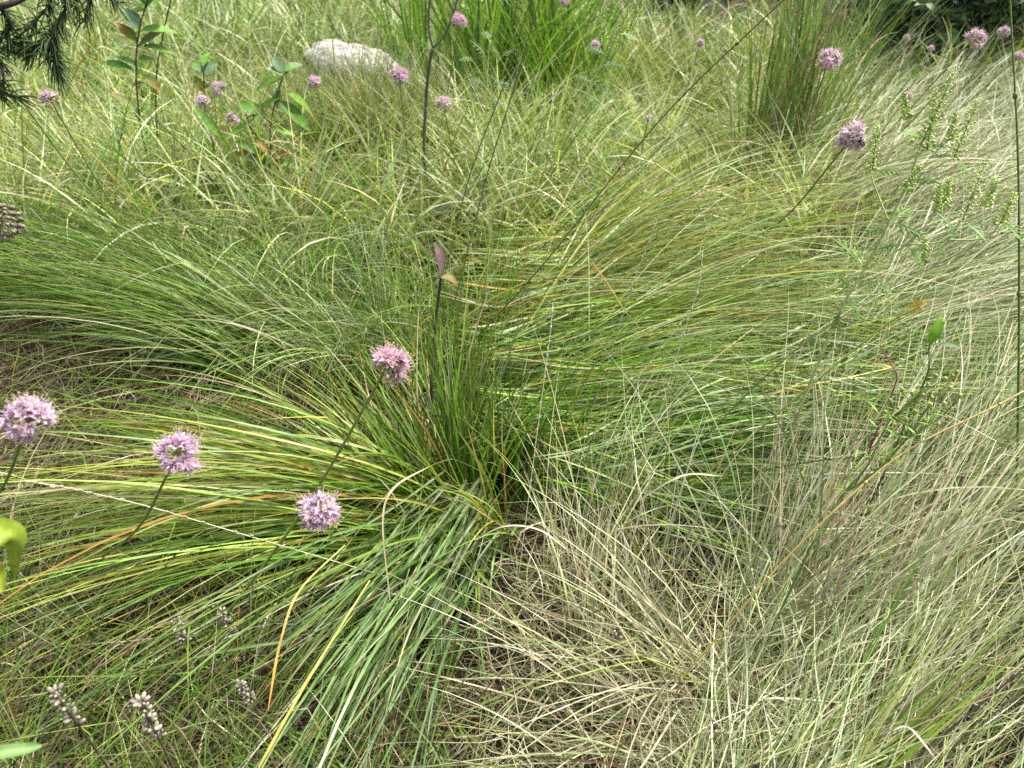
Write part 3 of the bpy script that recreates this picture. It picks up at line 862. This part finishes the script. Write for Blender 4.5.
def dry_blade(label, pts, w_, col, col1):
    P = bez([at(*p) for p in pts], 8)
    m = MB(); n = len(P)
    T = np.gradient(P, axis=0); T /= np.linalg.norm(T, axis=1)[:, None]
    v, c = [], []
    for i in range(n):
        t = i / (n - 1); s_ = np.cross(T[i], np.array([0, -.4, .9])); s_ /= np.linalg.norm(s_); nn = np.cross(s_, T[i])
        h = w_ * .38 * min(1, .6 + t) * min(1, (1 - t) * 5 + .15)
        v += [P[i] + s_ * h, P[i] - nn * h * .5, P[i] - s_ * h]; cc = np.asarray(col) * (1 - t) + np.asarray(col1) * t
        c += [cc, cc * 1.1, cc]
    q = []
    for i in range(n - 1):
        a = 3 * i; q += [(a, a + 1, a + 4, a + 3), (a + 1, a + 2, a + 5, a + 4)]
    m.add(v, q, (), c)
    return tag(m.build('dry_blade', M_STRAW, P[0]), label, 'grass blade', 'single conspicuous dry blades')


dry_blade('curved dry blade hooked over the base of the central tuft', [(390, 600, .88), (383, 520, .86), (395, 487, .86), (430, 466, .87)], .0032, (.48, .40, .22), (.55, .48, .30))
dry_blade('orange blade arching down from the lowest lilac head to the bottom edge', [(345, 545, .86), (300, 590, .84), (281, 640, .80), (268, 710, .74)], .0034, (.40, .36, .10), (.50, .25, .06))
dry_blade('yellow orange blade running down left along the broad bladed tussock', [(370, 580, .85), (320, 660, .79), (285, 720, .74), (255, 775, .70)], .0034, (.40, .40, .08), (.52, .28, .06))
dry_blade('pale arching blade over the dark straw right of the broad bladed tussock', [(475, 540, .95), (505, 526, .93), (540, 530, .92), (570, 552, .92)], .0030, (.50, .46, .32), (.62, .58, .44))
dry_blade('whitish bent blade in the straw near the bottom right', [(880, 735, .78), (893, 730, .77), (910, 728, .77), (937, 760, .76)], .0022, (.46, .43, .33), (.54, .50, .40))
dry_blade('pale curved blade arching over the straw below the swept mound', [(640, 500, .98), (668, 482, .97), (690, 474, .97), (722, 476, .97)], .0030, (.52, .48, .30), (.62, .58, .42))

# ------------------------------------------------------------------ leafy plants
DKL = np.array([.060, .145, .016]); MDL = np.array([.105, .220, .024]); BRL = np.array([.20, .11, .03]); BLU = np.array([.13, .20, .11])


def leafy(label, stems, leaves, dist, name='leafy_plant', cat='plant', stemcol=(.055, .030, .025), r=.0030, group='leafy plants in the meadow'):
    S0 = [at(px, py, dist + dd) for px, py, dd in stems[0]]
    B = np.array([S0[0][0], S0[0][1] + .02, float(gz(S0[0][0], S0[0][1]))])
    root = tag(empty(name, B), label, cat, group)
    for st in stems:
        P = [at(px, py, dist + dd) for px, py, dd in st]
        dd_ = P[0] - P[1]; kk_ = min(.8, P[0][2] / max(.1, -dd_[2]) * .6)
        P = [np.array([P[0][0] + dd_[0] * kk_, P[0][1] + dd_[1] * kk_ + .01, float(gz(P[0][0], P[0][1]))])] + P
        m = MB(); m.tube(bez(P, 8), r, r * .55, stemcol, 6); m.build('stem', M_STEM, B, root)
    more = []
    if len(leaves) > 8:
        for (a0, a1, w9, c8, c9) in leaves:
            if random.random() < .55: more.append(((a0[0], a0[1] + random.uniform(3, 9)), (2 * a0[0] - a1[0] + random.uniform(-5, 5), a1[1] + random.uniform(-4, 8)), w9 * .8, c8, c9))
    for lf in leaves + more:
        (x0, y0), (x1, y1), wpx, c0, c1 = lf[:5]
        p0 = at(x0, y0, dist); p1 = at(x1, y1, dist + random.uniform(-.03, .03))
        L = np.linalg.norm(p1 - p0)
        m = MB()
        nrm = np.array([random.uniform(-.3, .3), -.45, 1])
        m.leaf(p0, p1 - p0, nrm, L * 1.06, wpx * dist / F * 1.2, c0, c1, fold=.3, bend=random.uniform(.3, .8), n=9, peak=.4)
        m.build('leaf', M_LEAF, B, root)
    return root


leafy('dark stemmed plant with opposite leaves at upper left under the conifer branch',
      [[(141, 128, 0), (136, 72, 0), (139, 32, 0), (147, 0, 0), (152, -30, 0)], [(158, 145, .05), (156, 86, .05), (160, 50, .05), (170, 4, .05), (178, -20, .05)]],
      [((138, 44), (117, 20), 8, DKL, BRL), ((140, 31), (177, 26), 9, MDL, MDL), ((142, 46), (174, 49), 7, DKL, MDL), ((134, 70), (101, 60), 8, MDL, DKL),
       ((138, 60), (156, 56), 6, DKL, MDL), ((146, 2), (166, 8), 9, DKL, MDL), ((144, 75), (160, 88), 6, DKL, BRL * 1.5), ((137, 108), (112, 92), 6, MDL, BRL),
       ((140, 112), (150, 104), 5, MDL * 1.3, MDL * 1.5), ((140, 30), (125, 8), 10, BLU, BLU), ((141, 130), (112, 128), 6, DKL, DKL), ((145, 5), (130, -14), 8, DKL, MDL), ((148, -5), (172, -14), 8, DKL, MDL)], 2.35)
leafy('reddish stemmed plant with drooping spotted leaves at upper left',
      [[(270, 180, 0), (271, 122, 0), (279, 89, 0), (285, 70, 0)], [(262, 160, .04), (259, 140, .04), (246, 120, .02), (264, 112, .02)]],
      [((268, 117), (237, 98), 10, MDL, DKL), ((277, 100), (312, 128), 11, DKL, MDL), ((273, 127), (294, 132), 9, DKL, MDL), ((266, 157), (238, 138), 9, DKL, MDL),
       ((272, 160), (306, 166), 7, MDL, DKL), ((284, 78), (252, 84), 8, MDL, MDL), ((284, 90), (318, 112), 8, MDL, MDL * 1.3), ((270, 152), (256, 142), 8, BRL, BRL * 1.2),
       ((262, 154), (232, 152), 8, BRL * .9, BRL * 1.8), ((283, 72), (274, 58), 9, BLU, BLU), ((284, 72), (300, 60), 8, MDL, BLU), ((222, 138), (194, 106), 7, MDL, MDL * 1.2),
       ((281, 90), (272, 108), 8, BLU, BLU), ((258, 146), (246, 172), 6, BLU, BLU * 1.1), ((270, 172), (254, 176), 7, DKL, BRL), ((272, 175), (292, 184), 7, DKL, MDL)], 2.15)
leafy('small clump of short bluish and brown leaves behind the cluster of three flower heads',
      [[(205, 110, 0), (204, 85, 0), (203, 66, 0)]],
      [((203, 74), (216, 63), 10, BLU * .8, BLU), ((203, 72), (192, 60), 7, BLU, MDL), ((204, 92), (194, 76), 6, BRL, MDL), ((204, 88), (222, 82), 6, MDL, DKL), ((203, 67), (208, 50), 6, MDL, MDL)], 2.2)
leafy('bright green leaf pair on a short stem below the yellow star', [[(928, 372, 0), (929, 350, 0), (930, 343, 0)]],
      [((929, 345), (943, 318), 8, BRIGHT[1], BRIGHT[0]), ((930, 346), (958, 340), 5, BLU, BLU)], 1.05, stemcol=(.10, .17, .03), r=.0018)
leafy('thin red stem with one slim leaf in the grass right of the swept mound', [[(897, 378, 0), (890, 362, 0), (880, 345, 0)]],
      [((893, 368), (872, 360), 2, np.array(YELLOW[0]), np.array(ORANGE[2]))], 1.1, stemcol=(.34, .08, .09), r=.0016)

# withered leaf on a dark stem
d_ = 1.18
P = [at(431, 395, d_), at(434, 350, d_), at(437, 310, d_), at(441, 276, d_)]
B = np.array([P[0][0] - .01, P[0][1] + .02, float(gz(P[0][0], P[0][1]))])
root = tag(empty('withered_plant', B), 'dark stem with a folded purple and olive leaf on top standing in the middle', 'plant', 'leafy plants in the meadow')
m = MB(); m.tube(bez([B] + P, 8), .0036, .0022, (.035, .022, .02), 6); m.build('stem', M_STEM, B, root)
m = MB(); m.leaf(P[-1] + UP * -.002, UP + RT * -.16, -FW + RT * .9, .060, .020, (.085, .052, .045), (.13, .085, .08), fold=.9, bend=.15, n=9, peak=.5); m.build('leaf', M_LEAF, B, root)
m = MB(); m.leaf(P[-1] - UP * .004 - RT * .004, RT * .95 - UP * .12, UP * .8 - FW * .6, .036, .022, (.10, .11, .015), (.17, .12, .012), fold=.7, bend=.9, n=9, peak=.4); m.build('leaf', M_LEAF, B, root)

# strap leaves at the left edge
B = at(-95, 640, .72); B[2] = 0.
root = tag(empty('strap_leaf_plant', B), 'yellow green broad leaf with a curled tip reaching in at the left edge', 'plant')


def strap(pts, wpx, col, col1):
    P = bez([at(*p) for p in pts], 8); n = len(P); m = MB()
    T = np.gradient(P, axis=0); T /= np.linalg.norm(T, axis=1)[:, None]
    v, c = [], []
    for i in range(n):
        t = i / (n - 1); nv = UP * .6 - FW * .8
        s_ = np.cross(T[i], nv); s_ /= np.linalg.norm(s_); nn = np.cross(s_, T[i])
        h = wpx * .5 * .7 / F * (1 if t < .75 else math.sqrt(max(.02, 1 - ((t - .75) / .25) ** 2)))
        cc = np.asarray(col) * (1 - t) + np.asarray(col1) * t
        for u in (-1, -.5, 0, .5, 1):
            v.append(P[i] + s_ * h * u + nn * h * .35 * (abs(u) ** 1.5)); c.append(cc * (1.18 if u == 0 else .93 if abs(u) == .5 else 1) * random.uniform(.9, 1.1))
    q = []
    for i in range(n - 1):
        for k in range(4):
            a = 5 * i + k; q.append((a, a + 1, a + 6, a + 5))
    m.add(v, q, (), c); return m


strap([(-95, 640, .72), (-60, 560, .66), (-22, 535, .63), (0, 532, .62), (15, 540, .62), (17, 558, .63), (14, 575, .64)], 19, (.15, .28, .022), (.26, .34, .035)).build('leaf', M_LEAF, B, root)
strap([(-95, 640, .72), (-50, 600, .66), (-20, 575, .64), (-4, 574, .64), (2, 592, .64)], 16, (.20, .31, .025), (.32, .37, .035)).build('leaf', M_LEAF, B, root)
strap([(-95, 640, .72), (-60, 730, .62), (-20, 752, .6), (18, 750, .6), (42, 746, .6)], 9, (.12, .22, .06), (.14, .24, .07)).build('leaf', M_LEAF, B, root)


# ------------------------------------------------------------------ tall weeds with flower spikes
def spike(m, p0, p1, r, nb, col=(.46, .57, .18)):
    p0, p1 = np.asarray(p0), np.asarray(p1)
    ax = (p1 - p0); L = np.linalg.norm(ax); d, a, b = frame(ax)
    m.tube([p0, p1], .0012, .0006, (.22, .28, .08), 4)
    for i in range(nb):
        t = (i + .5) / nb; th = i * 2.4
        rr = r * (1 - .6 * t) * random.uniform(.3, 1.45)
        c = p0 + ax * t + (a * math.cos(th) + b * math.sin(th)) * rr - np.array([0, 0, rr * .35])
        j = random.uniform(.75, 1.25)
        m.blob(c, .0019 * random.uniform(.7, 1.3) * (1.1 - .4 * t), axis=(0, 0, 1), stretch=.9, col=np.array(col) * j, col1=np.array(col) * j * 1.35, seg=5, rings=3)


def lobed(m, p0, d, nrm, L, col):
    d = np.asarray(d, float); d /= np.linalg.norm(d)
    nn = np.asarray(nrm, float); nn -= d * (nn @ d); nn /= np.linalg.norm(nn); sd_ = np.cross(d, nn)
    m.leaf(p0, d, nn, L, L * .08, col, n=6, bend=.6)
    for t in (.25, .42, .58, .74):
        for sg in (-1, 1):
            p = p0 + d * L * t * .97 - nn * L * .3 * t * t
            m.leaf(p, d * .7 + sd_ * sg * .75, nn, L * .36 * (1.1 - .6 * t), L * .055, np.asarray(col) * random.uniform(.8, 1.2), n=4, bend=.4)


def weed(label, dist, main, branches, spikes, leafs, leafcol=(.105, .20, .035), stemcol=(.42, .50, .17), sc=.72, nb=78, group='tall weeds with flower spikes'):
    P = [at(x, y, dist + dz) for x, y, dz in main]
    B = np.array([P[0][0] - .02, P[0][1] - .01, float(gz(P[0][0], P[0][1]))])
    root = tag(empty('flowering_weed', B), label, 'weed', group)
    m = MB(); m.tube(bez([B] + P, 8), .0042 * sc, .0016 * sc, stemcol, 6)
    for br in branches:
        m.tube(bez([at(x, y, dist + dz) for x, y, dz in br], 7), .0018 * sc, .001 * sc, stemcol, 5)
    m.build('stem', M_STEM, B, root)
    for (x0, y0), (x1, y1), rpx in spikes:
        m = MB(); dz = random.uniform(-.03, .03)
        spike(m, at(x0, y0, dist + dz), at(x1, y1, dist + dz), rpx * .8 * dist / F, nb); m.build('flower_spike', M_LEAF, B, root)
    for (x0, y0), (x1, y1) in leafs:
        m = MB(); p0 = at(x0, y0, dist); p1 = at(x1, y1, dist + random.uniform(-.04, .04))
        lobed(m, p0, p1 - p0, (random.uniform(-.3, .3), -.5, 1), np.linalg.norm(p1 - p0) * 1.1, np.array(leafcol) * random.uniform(.8, 1.2)); m.build('leaf', M_LEAF, B, root)


weed('tall pale green weed with knobbly flower spikes leaning right in the pale grass', 1.15,
     [(808, 388, .03), (840, 310, 0), (864, 270, 0), (889, 222, 0), (908, 182, 0), (921, 145, 0), (935, 117, 0), (955, 70, 0)],
     [[(889, 222, 0), (878, 195, 0), (871, 172, 0), (873, 148, 0)], [(908, 182, 0), (935, 168, 0), (953, 158, 0)], [(864, 270, 0), (905, 245, 0), (936, 212, 0), (941, 196, 0)],
      [(905, 245, 0), (945, 240, 0), (964, 216, 0)], [(945, 240, 0), (985, 238, 0), (1002, 220, 0)]],
     [((921, 145), (957, 66), 7), ((927, 150), (936, 88), 6), ((953, 160), (979, 98), 7), ((950, 140), (956, 112), 5), ((872, 170), (878, 124), 6), ((937, 212), (940, 182), 5),
      ((945, 205), (950, 178), 5), ((962, 222), (988, 156), 8), ((985, 205), (998, 178), 5), ((1000, 224), (1016, 192), 6), ((905, 190), (920, 165), 5), ((908, 118), (905, 92), 4), ((926, 262), (926, 235), 4)],
     [((889, 222), (912, 205)), ((889, 222), (866, 232)), ((921, 148), (945, 142)), ((925, 140), (905, 128)), ((908, 182), (940, 176)), ((953, 158), (972, 172)), ((953, 158), (930, 152)), ((873, 172), (900, 168)),
      ((876, 190), (862, 198)), ((890, 222), (925, 232)), ((905, 245), (880, 246)), ((936, 212), (960, 232)), ((864, 270), (842, 236)), ((852, 292), (838, 272)), ((860, 280), (892, 286)), ((936, 240), (950, 258)), ((905, 246), (930, 262)), ((840, 310), (836, 330)), ((846, 300), (868, 318)), ((1000, 222), (1022, 232)), ((962, 222), (990, 236))])
weed('pale weed with spikes leaning over the bright clump at the top', 2.2,
     [(575, 112, 0), (592, 82, 0), (606, 55, 0), (620, 30, 0), (632, 4, 0), (640, -20, 0)], [[(592, 82, 0), (620, 78, 0)], [(606, 55, 0), (603, 25, 0)]],
     [((604, 40), (604, 5), 4), ((612, 45), (628, 8), 4), ((632, 30), (650, -4), 4), ((622, 25), (638, -16), 4)],
     [((592, 82), (612, 92)), ((592, 82), (575, 75)), ((600, 66), (622, 62)), ((606, 55), (590, 45)), ((585, 95), (600, 110)), ((618, 34), (640, 34)), ((585, 96), (566, 96))], leafcol=(.11, .18, .06), nb=40)
weed('small lacy grey green weed in front of the bright clump', 2.0, [(486, 110, 0), (487, 85, 0), (488, 62, 0), (490, 40, 0)], [[(487, 85, 0), (474, 62, 0)], [(487, 85, 0), (500, 58, 0)]],
     [], [((487, 85), (466, 76)), ((487, 85), (508, 80)), ((474, 62), (460, 54)), ((474, 62), (482, 48)), ((500, 58), (512, 48)), ((488, 62), (478, 40)), ((490, 42), (498, 28)), ((486, 98), (468, 92)), ((487, 100), (506, 102)), ((490, 42), (484, 28)), ((500, 60), (494, 46))], leafcol=(.11, .17, .065))

# budding weed
d_ = .93
pts = {k: at(x, y, d_) for k, (x, y) in dict(a=(812, 545), b=(845, 492), c=(868, 465), d=(880, 438), e=(890, 420), f=(868, 478), g=(888, 460), h=(906, 440), i=(928, 425)).items()}
B = np.array([pts['a'][0] - .03, pts['a'][1] - .02, float(gz(pts['a'][0], pts['a'][1]))])
root = tag(empty('budding_weed', B), 'slender green weed with tiny yellow buds leaning right over the straw', 'weed', 'tall weeds with flower spikes')
m = MB()
m.tube(bez([B, pts['a'], pts['b'], pts['c'], pts['d'], pts['e']], 7), .0020, .0010, (.14, .24, .04), 6)
m.tube(bez([pts['b'], pts['f'], pts['g'], pts['h'], pts['i']], 7), .0015, .0009, (.15, .25, .04), 5)
buds = []
for (x, y) in [(885, 412), (890, 400), (895, 425), (902, 390), (908, 403), (912, 393), (915, 412), (922, 395), (928, 384), (932, 398), (936, 376), (940, 390), (945, 379), (950, 388), (953, 376), (957, 372), (960, 396), (944, 404), (933, 412), (924, 420), (938, 424), (946, 418), (906, 420), (955, 408), (930, 405), (898, 408), (918, 402)]:
    p = at(x, y, d_ + random.uniform(-.03, .03)); st_ = pts['e'] if random.random() < .6 else pts['h']
    m.tube(bez([st_, (st_ + p) / 2 + np.array([random.gauss(0, .006), 0, .004]), p], 5), .0007, .0005, (.15, .22, .05), 4, cap=False)
    buds.append(p)
m.build('stem', M_STEM, B, root)
for p in buds:
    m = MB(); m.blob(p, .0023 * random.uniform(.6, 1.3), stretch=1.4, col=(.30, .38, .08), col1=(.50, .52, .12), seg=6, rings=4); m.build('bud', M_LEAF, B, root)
m = MB()
for k in ('b', 'c', 'd', 'g', 'h', 'i', 'e', 'f'):
    for j in range(7):
        dd = np.array([random.gauss(0, 1), random.gauss(0, 1), random.gauss(.6, .5)])
        m.leaf(pts[k] + np.array([random.gauss(0, .012) for _ in range(3)]) * .6, dd, (0, 0, 1), random.uniform(.01, .022), .0028, (.15, .27, .04), (.22, .33, .06), n=4)
m.build('leaves', M_LEAF, B, root)


# ------------------------------------------------------------------ dry seed spikes, lower left
def seed_spike(label, px, py, dist, hgt, tilt):
    top = at(px, py, dist)
    B = np.array([top[0] - tilt[0], top[1] - tilt[1], float(gz(top[0], top[1]))])
    root = tag(empty('seed_spike', B), label, 'seed head', 'dry seed spikes in the litter')
    P = bez([B, (B + top) / 2 + np.array([.006, 0, 0]), top], 8)
    m = MB(); m.tube(P, .0015, .0011, (.10, .075, .05), 5); m.build('stem', M_STEM, B, root)
    ax = top - P[-5]; ax /= np.linalg.norm(ax); d, a, b = frame(ax)
    m = MB()
    nw = max(5, int(hgt / .0085))
    for i in range(nw):
        c = top - ax * hgt * (1 - i / (nw - 1))
        for k in range(7):
            th = k * .9 + i * .5; r = a * math.cos(th) + b * math.sin(th)
            j = random.uniform(.6, 1.15)
            if random.random() < .3: continue
            m.blob(c + r * .0050 * random.uniform(.7, 1.2), 0.0022 * random.uniform(.5, 1.25), axis=r * .8 + ax * .6, stretch=1.8, col=np.array([.10, .085, .06]) * j, col1=np.array([.40, .365, .28]) * j, seg=5, rings=4)
    m.build('seed_capsules', M_HARD, B, root)


for lab, px, py, d, h, t in [
    ('grey seed spike in the litter at the lower left corner, the largest one', 140, 702, .80, .060, (.02, .01)),
    ('grey seed spike beside the green leaf tip near the left bottom corner', 54, 692, .82, .055, (.015, .0)),
    ('grey seed spike standing in shade left of the broad bladed tussock', 222, 612, 1.0, .040, (.0, .01)),
    ('small grey seed spike in shade beneath the swept orange blades', 176, 622, 1.0, .036, (.005, .01)),
    ('pale fluffy seed spike close to the broad bladed tussock', 240, 686, .92, .028, (-.02, .01)),
    ('tan seed spike upright in the straw at bottom centre', 617, 628, .94, .030, (.01, -.01))]:
    seed_spike(lab, px, py, d, h, t)

# small round leaved ground cover
m = MB()
for i in range(260):
    px, py = random.uniform(-40, 260), random.uniform(590, 800)
    g = ground(px, py) + np.array([0, 0, random.uniform(.006, .03)])
    for k in range(3):
        a = k * 2.1 + random.random(); m.leaf(g, (math.cos(a), math.sin(a), .25), (0, 0, 1), random.uniform(.005, .010), random.uniform(.005, .009), (.07, .13, .03), (.09, .16, .035), n=4, peak=.6)
tag(m.build('ground_cover', M_LEAF), 'tiny clover like leaves creeping through the litter at lower left', 'ground cover', kind='stuff')

# ------------------------------------------------------------------ stone
bmv = []
c = at(352, 62, 2.85)
n1, n2 = 48, 28
V = []
for i in range(n2 + 1):
    th = math.pi * i / n2
    for j in range(n1):
        ph = 2 * math.pi * j / n1
        x, y, z = math.sin(th) * math.cos(ph), math.sin(th) * math.sin(ph), math.cos(th)
        f = lambda u, e: math.copysign(abs(u) ** e, u)
        x, y, z = f(x, .7), f(y, .7), f(z, .32)
        nz = .06 * math.sin(5 * x + 2 * z + 1) * math.cos(4 * y) + .035 * math.sin(11 * x + 7 * y + 3 * z) + .02 * math.sin(23 * x - 17 * z)
        V.append((x * .165 * (1 + nz), y * .14 * (1 + nz), z * .175 * (1 + nz * .35) + .035 * x * (z > 0) * -1))
V = np.array(V) + np.array([c[0], c[1], .195])
fq = []
for i in range(n2):
    for j in range(n1):
        fq.append((i * n1 + j, (i + 1) * n1 + j, (i + 1) * n1 + (j + 1) % n1, i * n1 + (j + 1) % n1))
tag(mesh_np('stone', V, [np.array(fq)], M_STONE, (c[0], c[1], 0)), 'pale grey weathered stone half hidden in grass at the top', 'stone')

# ------------------------------------------------------------------ forked twig
d_ = 1.95
P = [at(424, 150, d_), at(425, 120, d_), at(427, 85, d_), at(430, 60, d_), at(433, 48, d_)]
B = np.array([P[0][0], P[0][1] + .01, float(gz(P[0][0], P[0][1]))])
root = tag(empty('forked_twig', B), 'bare dark forked twig standing upright left of the bright clump', 'twig')
m = MB(); m.tube(bez([B] + P, 6), 0.0050, .0040, (.085, .08, .072), 7); m.build('trunk', M_BARK, B, root)
for pp, r in ([(433, 48), (429, 30), (429, 12), (430, -10), (424, -45)], .0030), ([(433, 48), (444, 36), (451, 20), (457, 0), (462, -30)], .0027):
    m = MB(); m.tube(bez([at(x, y, d_) for x, y in pp], 6), r, r * .7, (.095, .09, .082), 6); m.build('branch', M_BARK, B, root)

# ------------------------------------------------------------------ conifer branch, top left
d_ = .95
B = at(-150, 30, d_ + .1)
root = tag(empty('conifer_branch', B), 'dark green needled conifer branch hanging in at the top left corner', 'branch')


def twig(pts, r, col=(.07, .05, .04)):
    P = bez([at(x, y, d_ + dz) for x, y, dz in pts], 8)
    m = MB(); m.tube(P, r, r * .55, col, 6); return m, P


nd = MB()


def needles(P, n, L, spread, fwd=.8, droop=.5):
    for i in range(n):
        t = rng.random(); k = min(len(P) - 2, int(t * (len(P) - 1)))
        p = P[k] + (P[k + 1] - P[k]) * rng.random(); ax = P[k + 1] - P[k]; ax /= np.linalg.norm(ax)
        d = ax * fwd + rng.normal(0, spread, 3); d /= np.linalg.norm(d)
        l = L * rng.uniform(.6, 1.2); q = [p]; e = d.copy()
        for s_ in range(4):
            e = e + np.array([0, 0, -droop * .25]) + ax * .12; e /= np.linalg.norm(e); q.append(q[-1] + e * l / 4)
        j = rng.uniform(.7, 1.3)
        nd.tube(np.array(q), .0009, .0004, np.array([.040, .085, .026]) * j, 3, np.array([.110, .170, .055]) * j, cap=False)


mm, P0 = twig([(-150, 30, .1), (-60, 20, .05), (0, 7, 0), (26, -4, 0), (60, -22, 0), (110, -45, .02)], .0045, (.06, .045, .04)); mm.build('branch', M_BARK, B, root)
for pts, n in [([(64, -22, 0), (66, -2, 0), (64, 14, 0), (57, 26, 0), (48, 36, .01)], 60), ([(40, -12, 0), (50, 2, .01), (38, 18, .01), (22, 34, .01), (10, 46, .02)], 60),
               ([(57, 24, 0), (52, 40, 0), (54, 58, 0), (60, 74, 0)], 90), ([(48, 32, 0), (38, 46, 0), (26, 50, .01)], 60), ([(100, -40, .02), (92, -8, .02), (88, 4, .02), (84, 20, .02)], 26),
               ([(110, -45, .02), (108, -10, .02), (118, 4, .02)], 34), ([(80, -30, .02), (78, -6, .02), (72, 6, .02)], 24), ([(-60, 20, .05), (-30, 40, .03), (-4, 48, .02), (16, 44, .02)], 60), ([(-60, 20, .05), (-40, 70, .03), (-10, 88, .02), (18, 98, .02)], 90), ([(-10, 46, .02), (2, 70, .02), (4, 92, .02)], 30),
               ([(0, 7, 0), (10, 24, .01), (6, 36, .01)], 40)]:
    mm, Pt = twig(pts, .0016, (.06, .04, .03)); mm.build('twig', M_BARK, B, root)
    needles(Pt, int(n * 1.35), .025, .62)
nd.build('needles', M_LEAF, B, root)


# ------------------------------------------------------------------ shrubs behind
def shrub(label, x, y, h, r, n, cols, leafL, lean=0.):
    B = np.array([x, y, 0.])
    root = tag(empty('shrub', B), label, 'shrub', 'shrubs along the far edge')
    m = MB(); tips = []
    for k in range(14):
        a = random.uniform(0, 6.28); rr = r * math.sqrt(random.random()) * .9
        tip = B + np.array([rr * math.cos(a), rr * math.sin(a), h * random.uniform(.6, 1.05) * (1 - .25 * (rr / r) ** 2)])
        P = bez([B + np.array([random.gauss(0, .04), random.gauss(0, .04), 0]), (B + tip) / 2 + np.array([0, 0, h * .12]), tip], 6)
        m.tube(P, .014, .004, (.08, .06, .045), 5); tips.append(P)
    m.build('stems', M_BARK, B, root)
    # leaf sprays along side shoots
    P_, D_ = [], []
    for P in tips:
        for q in range(int(n / 14 / 14)):
            k = int(len(P) * random.uniform(.25, .99)); s0 = P[min(k, len(P) - 1)]
            d = np.array([random.gauss(0, 1), random.gauss(0, 1), random.gauss(.35, .6)]); d /= np.linalg.norm(d)
            l = r * random.uniform(.2, .55)
            for j in range(14):
                t = j / 13; pp = s0 + d * l * t + np.array([0, 0, -.12 * l * t * t])
                P_.append(pp); D_.append(d + rng.normal(0, .75, 3))
    P_, D_ = np.array(P_), np.array(D_); D_ /= np.linalg.norm(D_, axis=1)[:, None]
    ok = P_[:, 2] > .05; P_, D_ = P_[ok], D_[ok]
    nrm = rng.normal(0, .6, P_.shape) + np.array([0, -.2, 1.]); S_ = np.cross(D_, nrm); S_ /= np.linalg.norm(S_, axis=1)[:, None]
    Nn = np.cross(S_, D_); l = leafL * rng.uniform(.6, 1.25, (len(P_), 1)); wd = l * .19
    V = np.stack([P_, P_ + D_ * l * .45 + S_ * wd + Nn * wd * .3, P_ + D_ * l - Nn * l * .15, P_ + D_ * l * .45 - S_ * wd + Nn * wd * .3, P_ + D_ * l * .5], 1)
    b = np.arange(len(P_))[:, None] * 5
    T = np.concatenate([b + np.array([[0, 1, 4]]), b + np.array([[1, 2, 4]]), b + np.array([[2, 3, 4]]), b + np.array([[3, 0, 4]])])
    c = np.array(cols)[rng.integers(0, len(cols), len(P_))] * rng.uniform(.7, 1.3, (len(P_), 1))
    mesh_np('foliage', V.reshape(-1, 3), [T], [M_LEAF], B, root, np.repeat(c, 5, axis=0))


DK = [(.022, .045, .014), (.030, .060, .018), (.018, .036, .012)]
GG = [(.10, .16, .065), (.13, .19, .085), (.075, .13, .045)]
shrub('dark evergreen shrub at the top edge right behind the stiff reddish stalks', 1.75, 4.75, 1.1, .50, 5600, DK, .055)
shrub('dark evergreen shrub in the top right corner behind the lilac heads', 2.75, 4.15, 1.1, .55, 6500, DK, .055)
shrub('dark evergreen shrub between the grey green bush and the stiff stalks', 2.25, 4.5, 1.1, .5, 6000, DK, .055)
shrub('dark evergreen shrub cut by the right edge', 3.5, 4.0, 1.2, .6, 5600, DK, .055)
shrub('grey green bush with narrow leaves before the dark evergreens', 2.02, 3.70, .66, .46, 6200, GG, .060)
shrub('lower grey green bush with narrow leaves beside the far right lilac head', 2.62, 3.55, .52, .40, 4600, GG, .055)
shrub('dull green shrub at the top edge above the olive mound', 1.0, 4.9, .75, .45, 3600, [(.05, .085, .03), (.07, .11, .04)], .055)

# dead leaf crumbs and bits of twig in the litter
m = MB()
for i in range(900):
    px, py = (random.uniform(-60, 420), random.uniform(350, 830)) if i % 3 else (random.uniform(480, 1000), random.uniform(520, 830))
    g = ground(px, py) + np.array([0, 0, random.uniform(.004, .035)])
    a = random.uniform(0, 6.28); d = (math.cos(a), math.sin(a), random.uniform(-.3, .5)); j = random.uniform(.5, 1.3)
    if i % 4 == 0:
        e = g + np.array(d) * random.uniform(.02, .07); e[2] = max(e[2], g[2] - .01)
        m.tube([g, (g + e) / 2 + np.array([0, 0, .004]), e], random.uniform(.0006, .0016), .0005, np.array([.10, .08, .06]) * j, 4)
    else:
        m.leaf(g, d, (random.gauss(0, .5), random.gauss(0, .5), 1), random.uniform(.008, .024), random.uniform(.004, .011), np.array([.15, .10, .055]) * j, np.array([.22, .15, .08]) * j, n=5, bend=random.uniform(-1, 1.4), fold=random.uniform(.1, .8))
tag(m.build('litter', M_STRAW), 'crumbs of dead leaves and twigs in the grass litter', 'litter', kind='stuff')
